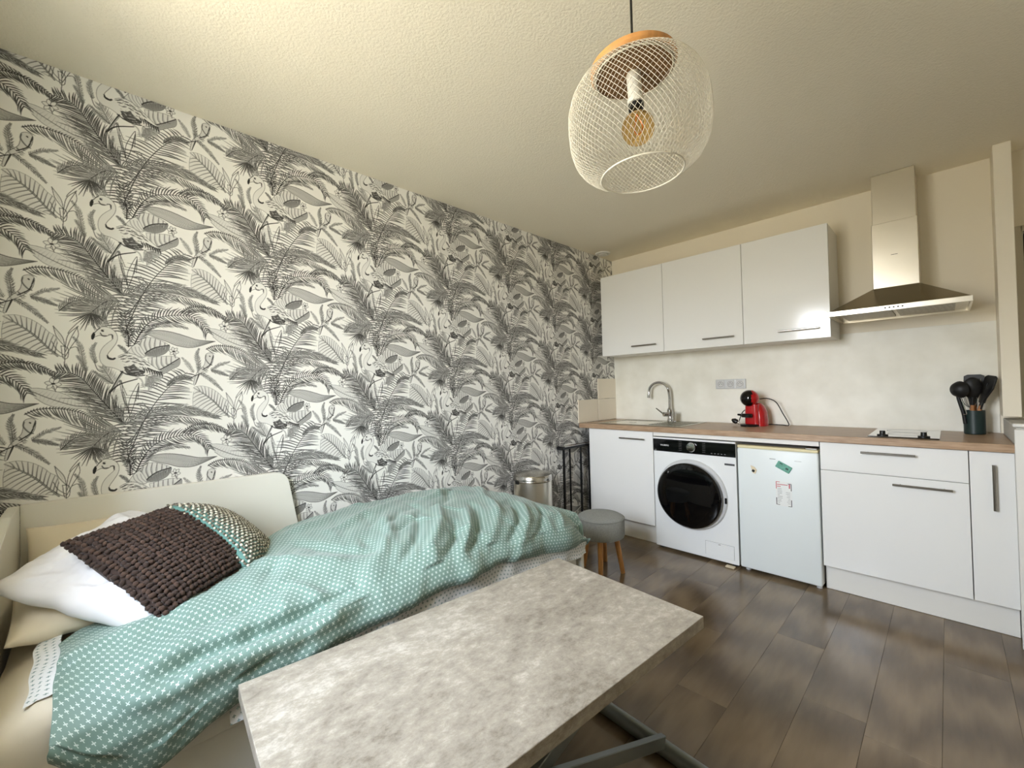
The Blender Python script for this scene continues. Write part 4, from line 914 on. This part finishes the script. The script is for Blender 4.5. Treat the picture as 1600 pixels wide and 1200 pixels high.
def bobble_cushion(name, label, w, th, Mx, mbase, mats, n, size, part, skip=None, stretch=1.6, proud=.5, wild=.6, rows=None, base_name='cushion_cover'):
    t = thing(name, label, 'cushion', Mx.translation); 
    R_ = Mx.copy(); R_.translation = (0, 0, 0)
    q = put('cover', pillow_mesh(base_name, w, w, th, mbase, 40, 2.6, .05), t); q.matrix_local = R_
    # one little faceted bobble
    bm = bmesh.new(); bmesh.ops.create_icosphere(bm, subdivisions=1, radius=1); bv = np.array([v.co[:] for v in bm.verts]); bf = np.array([[v.index for v in f.verts] for f in bm.faces]); bm.free()
    VV = [[] for _ in mats]; FF = [[] for _ in mats]; cnt = [0]*len(mats); r_ = random.Random(3)
    for i in range(n):
        for j in range(n):
            a, b_ = -1+2*i/(n-1), -1+2*j/(n-1)
            a = max(-1, min(1, a+r_.uniform(-.3, .3)/n)); b_ = max(-1, min(1, b_+r_.uniform(-.3, .3)/n))
            if skip and skip(a, b_): continue
            k_ = (max(0, 1-abs(a)**2.6)*max(0, 1-abs(b_)**2.6))**.5
            x_ = a*(1-.05*(1-b_*b_)*abs(a)**3)*w/2; y_ = b_*(1-.05*(1-a*a)*abs(b_)**3)*w/2; z_ = th/2*k_
            # approximate normal
            e = .02; kf = lambda p, q2: th/2*(max(0, 1-abs(p)**2.6)*max(0, 1-abs(q2)**2.6))**.5
            nx_ = -(kf(min(.99, a+e), b_)-kf(max(-.99, a-e), b_))/(2*e*w/2); ny_ = -(kf(a, min(.99, b_+e))-kf(a, max(-.99, b_-e)))/(2*e*w/2)
            N_ = Vector((nx_, ny_, 1)).normalized(); an = r_.uniform(-wild, wild)
            T_ = Vector((math.cos(an), math.sin(an), 0)); T_ = (T_-N_*T_.dot(N_)).normalized(); B_ = N_.cross(T_)
            Rm = np.array([T_*size*stretch*r_.uniform(.8, 1.15), B_*size*r_.uniform(.85, 1.1), N_*size*r_.uniform(.9, 1.3)])
            k2 = (i if rows is None else rows(i, j)) % len(mats)
            VV[k2].append(bv @ Rm+np.array((x_, y_, z_))+np.array(N_)*size*proud); FF[k2].append(bf+cnt[k2]); cnt[k2] += len(bv)
    for k2, m in enumerate(mats):
        me = bpy.data.meshes.new(part); me.from_pydata(np.vstack(VV[k2]).tolist(), [], np.vstack(FF[k2]).tolist()); me.update(); me.polygons.foreach_set('use_smooth', [True]*len(me.polygons)); me.materials.append(m)
        q = put(part, me, t); q.matrix_local = R_; q['kind'] = 'stuff'
    return t
M_BRN = mat('dark_brown_wool', (52, 36, 27), .85, sheen=.1); M_BRN2 = mat('brown_wool', (66, 46, 34), .85, sheen=.1)
K = Vector; c0, c1, c2, c3 = K((0.5027, -3.7406, 0.7969)), K((0.2716, -3.4742, 0.8084)), K((0.4845, -3.2803, 0.6031)), K((0.7156, -3.5477, 0.5916))
ctr = (c0+c1+c2+c3)/4; ex = (c1-c0+c2-c3); ey = (c0-c3+c1-c2); nn = ex.cross(ey)
bc = bobble_cushion('chunky_cushion', 'dark brown chunky knit cushion leaning on the white pillow', .372, .11, frame(ctr+nn.normalized()*.028, ex, nn), M_BRN, [M_BRN, M_BRN2], 26, .0082, 'bobbles', stretch=1.3, wild=3.1, base_name='brown_cover')
M_KB = mat('grey_brown_knit', (112, 106, 92), .9); M_KW = mat('pale_wool', (206, 200, 182), .9); M_TEAL = mat('teal_cotton', (92, 134, 126), .8, sheen=.2, bump=.15, bscale=90)
kc = bobble_cushion('knit_cushion', 'grey and cream knitted cushion with teal sides behind the brown cushion', .365, .14, frame((0.318, -3.305, 0.685), (.265, .278, -.204), (.10, .68, .73)), M_TEAL, [M_KB, M_KW], 30, .0048, 'knit_loops', rows=lambda i, j: i+j, stretch=1.3, base_name='teal_cover')

# ------------------------------------------------------------------ table
TZ = .5
M_CONC = mat('concrete_look_laminate', (176, 166, 148), .38, spec=.4)
def conc():
    m = M_CONC; n = m.node_tree.nodes; L = m.node_tree.links; b = n['Principled BSDF']
    tc = n.new('ShaderNodeTexCoord'); mp = n.new('ShaderNodeMapping'); mp.inputs['Scale'].default_value = (1, .6, 1); L.new(tc.outputs['Object'], mp.inputs[0])
    a = n.new('ShaderNodeTexNoise'); a.inputs['Scale'].default_value = 3.6; a.inputs['Detail'].default_value = 12; a.inputs['Roughness'].default_value = .72; a.inputs['Distortion'].default_value = .35; L.new(mp.outputs[0], a.inputs['Vector'])
    c = n.new('ShaderNodeTexNoise'); c.inputs['Scale'].default_value = 34; c.inputs['Detail'].default_value = 9; c.inputs['Roughness'].default_value = .82; c.inputs['Distortion'].default_value = .15; L.new(mp.outputs[0], c.inputs['Vector'])
    mx = n.new('ShaderNodeMix'); mx.data_type = 'FLOAT'; mx.inputs[0].default_value = .5; L.new(a.outputs[0], mx.inputs[2]); L.new(c.outputs[0], mx.inputs[3])
    r = n.new('ShaderNodeValToRGB'); e = r.color_ramp.elements; e[0].position = .39; e[0].color = (*hexc(122, 113, 100), 1); e[1].position = .62; e[1].color = (*hexc(206, 199, 186), 1)
    x = r.color_ramp.elements.new(.46); x.color = (*hexc(152, 143, 129), 1); x = r.color_ramp.elements.new(.53); x.color = (*hexc(170, 161, 146), 1)
    L.new(mx.outputs[0], r.inputs[0]); L.new(r.outputs[0], b.inputs['Base Color'])
conc()
BL, BR, FR = Vector((1.018, -3.421, 0)), Vector((1.089, -2.241, 0)), Vector((1.73, -2.267, 0))
ang = math.atan2((BR-BL).y, (BR-BL).x)-pi/2; tl_, tw_ = (BR-BL).length, (FR-BR).length
tb = thing('lift_table', 'grey concrete-look lift-up table beside the daybed', 'table', ((BL+FR)/2).to_tuple(), rotz=ang-.012)
MB().box(-tw_/2, tw_/2, -tl_/2, tl_/2, TZ-.038, TZ, .0012).build('table_top', M_CONC, tb)
M_GM = mat('grey_painted_metal', (128, 132, 128), .35, metal=.5)
fy = -2.296; cy_ = tb.location.y; cx_ = tb.location.x
for s_, nm in ((1, 'a'), (-1, 'b')):
    yl = (fy-cy_) if s_ > 0 else -(fy-cy_)+.02
    MB().tube([(-tw_/2+.02, yl, .0265), (tw_/2+.12, yl, .0265)], .025, 16).build('foot_tube', M_GM, tb, smooth=True)
def flat_bar(p, q, w, hgt, nm):
    p, q = Vector(p), Vector(q); d = (q-p); L_ = d.length; Mq = Matrix.LocRotScale((p+q)/2, d.to_track_quat('Y', 'Z'), None)
    MB().box(-w/2, w/2, -L_/2, L_/2, -hgt/2, hgt/2, .002, M=Mq).build(nm, M_GM, tb)
e = fy-cy_
for xx in (tw_/2-.12, -tw_/2+.12):
    flat_bar((xx, e-.02, .065), (xx-.01, -e+.08, TZ-.08), .02, .04, 'scissor_bar'); 
for xx in (tw_/2-.15, -tw_/2+.15):
    flat_bar((xx, -e+.02, .065), (xx, e-.12, TZ-.08), .02, .04, 'scissor_bar')
for yy_ in (-.38, .38): flat_bar((-tw_/2+.10, yy_, TZ-.051), (tw_/2-.10, yy_, TZ-.051), .04, .024, 'cross_bar')

# ------------------------------------------------------------------ stool
st = thing('round_stool', 'round grey upholstered stool with four wooden legs at the foot of the bed', 'stool', (.628, -1.225, 0))
M_GF = mat('grey_woven_fabric', (158, 160, 156), .85, var=.15, vscale=120, bump=.4, bscale=400)
SZ = .375
MB().lathe([(.0, SZ+.004), (.09, SZ+.003), (.135, SZ-.002), (.152, SZ-.012), (.158, SZ-.03), (.158, SZ-.125), (.152, SZ-.14), (.0, SZ-.142)], 48).build('seat', M_GF, st, smooth=True, angle=60)
MB().lathe([(.157, SZ-.020), (.1605, SZ-.017), (.157, SZ-.014)], 48, close=True).build('piping', mat('grey_piping', (140, 142, 138), .8), st, smooth=True)
for dx, dy in ((.075, -.125), (.135, .045), (-.125, -.035), (-.06, .13)):
    MB().tube([(dx*.72, dy*.72, SZ-.14), (dx, dy, .001)], [.019, .015], 14).build('leg', M_WOODLEG, st, smooth=True)
# ------------------------------------------------------------------ pedal bin
bn = thing('pedal_bin', 'round stainless steel pedal bin against the wallpaper', 'bin', (.165, -1.40, 0))
MB().lathe([(.140, .03), (.140, .575), (.136, .578)], 48).build('body', M_MIRROR, bn, smooth=True)
MB().lathe([(.145, .001), (.145, .03), (.138, .034)], 48).build('base_ring', M_BLACK, bn, smooth=True)
MB().lathe([(.141, .579), (.144, .582), (.144, .612), (.138, .622), (.09, .632), (.0, .638)], 48).build('lid', M_STEEL, bn, smooth=True)
MB().lathe([(.145, .578), (.147, .583), (.145, .588)], 48, close=True).build('rim', M_STEEL, bn, smooth=True)
MB().box(-.15, -.115, -.035, .035, .565, .615, .004).build('hinge', M_BLACK, bn)
for s_ in (-1, 1): MB().box(-.03, .0, s_*.148-.006, s_*.148+.006, .565, .592, .003).build('handle_pivot', M_BLACK, bn)
MB().box(.12, .17, -.03, .03, .012, .022, .003).build('pedal', M_STEEL, bn)
# ------------------------------------------------------------------ folded black rack in the gap
rk = thing('folding_rack', 'folded black metal rack beside the sink cabinet', 'rack', (.05, -.66, 0))
def bar(P, r=.0075, nm='frame_tube', m=M_BLMETAL): MB().tube(P, r, 8).build(nm, m, rk, smooth=True)
y_ = lambda v: v+.66
for xx, ya, yb in ((.024, -.93, -.40), (-.004, -.885, -.46), (-.030, -.775, -.50)):
    for yv in (ya, yb): bar([(xx, y_(yv), .002), (xx, y_(yv), .738)])
    bar([(xx, y_(ya), .738), (xx, y_(yb), .738)], .008); bar([(xx, y_(ya), .06), (xx, y_(yb), .06)], .006)
for xx, yv in ((.010, -.68), (-.016, -.635)): bar([(xx, y_(yv), .01), (xx, y_(yv), .73)], .0065)
for xx in (.024, .004, -.016): MB().box(xx-.005, xx+.005, y_(-.915), y_(-.42), .748, .755, .002).build('top_highlight', M_CHROME, rk)  # chrome bars added for the highlights along the black top
MB().box(-.035, .034, y_(-.945), y_(-.915), .728, .757, .004).build('end_cap', M_BLACK, rk)

# ------------------------------------------------------------------ pendant lamp
LX, LY = 1.748, -2.645
lp = thing('pendant_lamp', 'cream wire mesh pendant lamp with wooden lid and amber bulb', 'lamp', (LX, LY, H))
LT, LB = 2.075, 1.795      # lid height, bottom ring height
M_WIRE = mat('cream_painted_wire', (222, 214, 194), .5)
pr = [(0, .098), (.05, .126), (.11, .148), (.21, .166), (.35, .177), (.5, .179), (.66, .177), (.79, .168), (.89, .150), (.95, .130), (1.0, .104)]
tv = np.array([p[0] for p in pr]); rv = np.array([p[1] for p in pr])
nW, nS_ = 84, 26
V = []; F = []
for sgn in (1, -1):
    for k_ in range(nW):
        P = []
        for i in range(nS_+1):
            s_ = i/nS_; a_ = 2*pi*k_/nW+sgn*s_*1.25; r_ = float(np.interp(s_, tv, rv)); P.append(Vector((r_*math.cos(a_), r_*math.sin(a_), LT-.012-s_*(LT-.012-LB)-H)))
        b = MB().tube(P, .0006, 3, cap=False); o_ = len(V); V += b.v; F += [tuple(i+o_ for i in f) for f in b.f]
me = bpy.data.meshes.new('wire_mesh'); me.from_pydata(V, [], F); me.update(); me.materials.append(M_WIRE); me.polygons.foreach_set('use_smooth', [True]*len(me.polygons))
q = put('wire_mesh', me, lp); q['kind'] = 'stuff'
for z_, r_ in ((LB, .104), (LT-.014, .098)):
    MB().tube([(r_*math.cos(2*pi*i/64), r_*math.sin(2*pi*i/64), z_-H) for i in range(64)], .0021, 8, closed=True).build('ring', M_WIRE, lp, smooth=True)
MB().lathe([(0, LT+.014-H), (.10, LT+.014-H), (.110, LT+.008-H), (.110, LT-.002-H), (.104, LT-.0095-H), (.0, LT-.0095-H)], 56).build('lid', mat('orange_pine', (206, 148, 86), .45, var=.2, vscale=9, stretch=(1, 8, 1)), lp, smooth=True, label='round pine lid')
MB().lathe([(0, LT-.0096-H), (.1035, LT-.0096-H), (.1035, LT-.0115-H), (0, LT-.0115-H)], 56).build('lid_underside', mat('shaded_pine', (128, 94, 58), .7), lp, smooth=True, label='underside of the lid, coloured darker for its shade')  # separate disc: the shade under the lid is put into its colour
MB().lathe([(.016, LT-.0118-H), (.0185, LT-.016-H), (.0185, LT-.075-H), (.021, LT-.08-H), (.021, LT-.092-H), (.015, LT-.094-H)], 24).build('bulb_holder', mat('white_bakelite', (226, 222, 208), .4), lp, smooth=True)
MB().lathe([(.0195, LT-.0945-H), (.0195, LT-.108-H), (.013, LT-.109-H)], 24).build('bulb_cap', M_BLACK, lp, smooth=True)
zc = LT-.158-H
gp = [(.0125, LT-.108-H), (.014, LT-.118-H)]+[(.042*math.sin(a_), zc+.042*math.cos(a_)) for a_ in [math.radians(d) for d in range(24, 181, 12)]]
gp[-1] = (.0, gp[-1][1])
MB().lathe(gp, 32).build('bulb', mat('amber_glass', (232, 196, 132), .03, trans=1., ior=1.15), lp, smooth=True, label='amber filament bulb')
MB().tube(smoothpath([(0, 0, zc+.03), (.010, .004, zc+.0), (.004, -.008, zc-.02), (-.010, .004, zc+.0), (-.002, .002, zc+.03)], 5), .0012, 6).build('filament', mat('filament_orange', (206, 120, 52), .4, metal=.6), lp, smooth=True)
MB().tube([(0, 0, LT+.014-H), (0, 0, -.03)], .0032, 8).build('cord', M_BLACK, lp, smooth=True)
MB().lathe([(.0, -.045), (.045, -.04), (.052, -.002), (0, -.001)], 32).build('ceiling_rose', mat('white_rose_plastic', (236, 232, 222), .4), lp, smooth=True)

_tp = Vector((0, 0, LT-H)); _ax = Vector((math.sin(YAW), -math.cos(YAW), 0))      # the shade hangs a little askew
_tilt = Matrix.Translation(_tp) @ Matrix.Rotation(math.radians(3.2), 4, _ax) @ Matrix.Translation(-_tp)
for _c_ in lp.children:
    if _c_.name.split('.')[0] not in ('cord', 'ceiling_rose'): _c_.matrix_local = _tilt
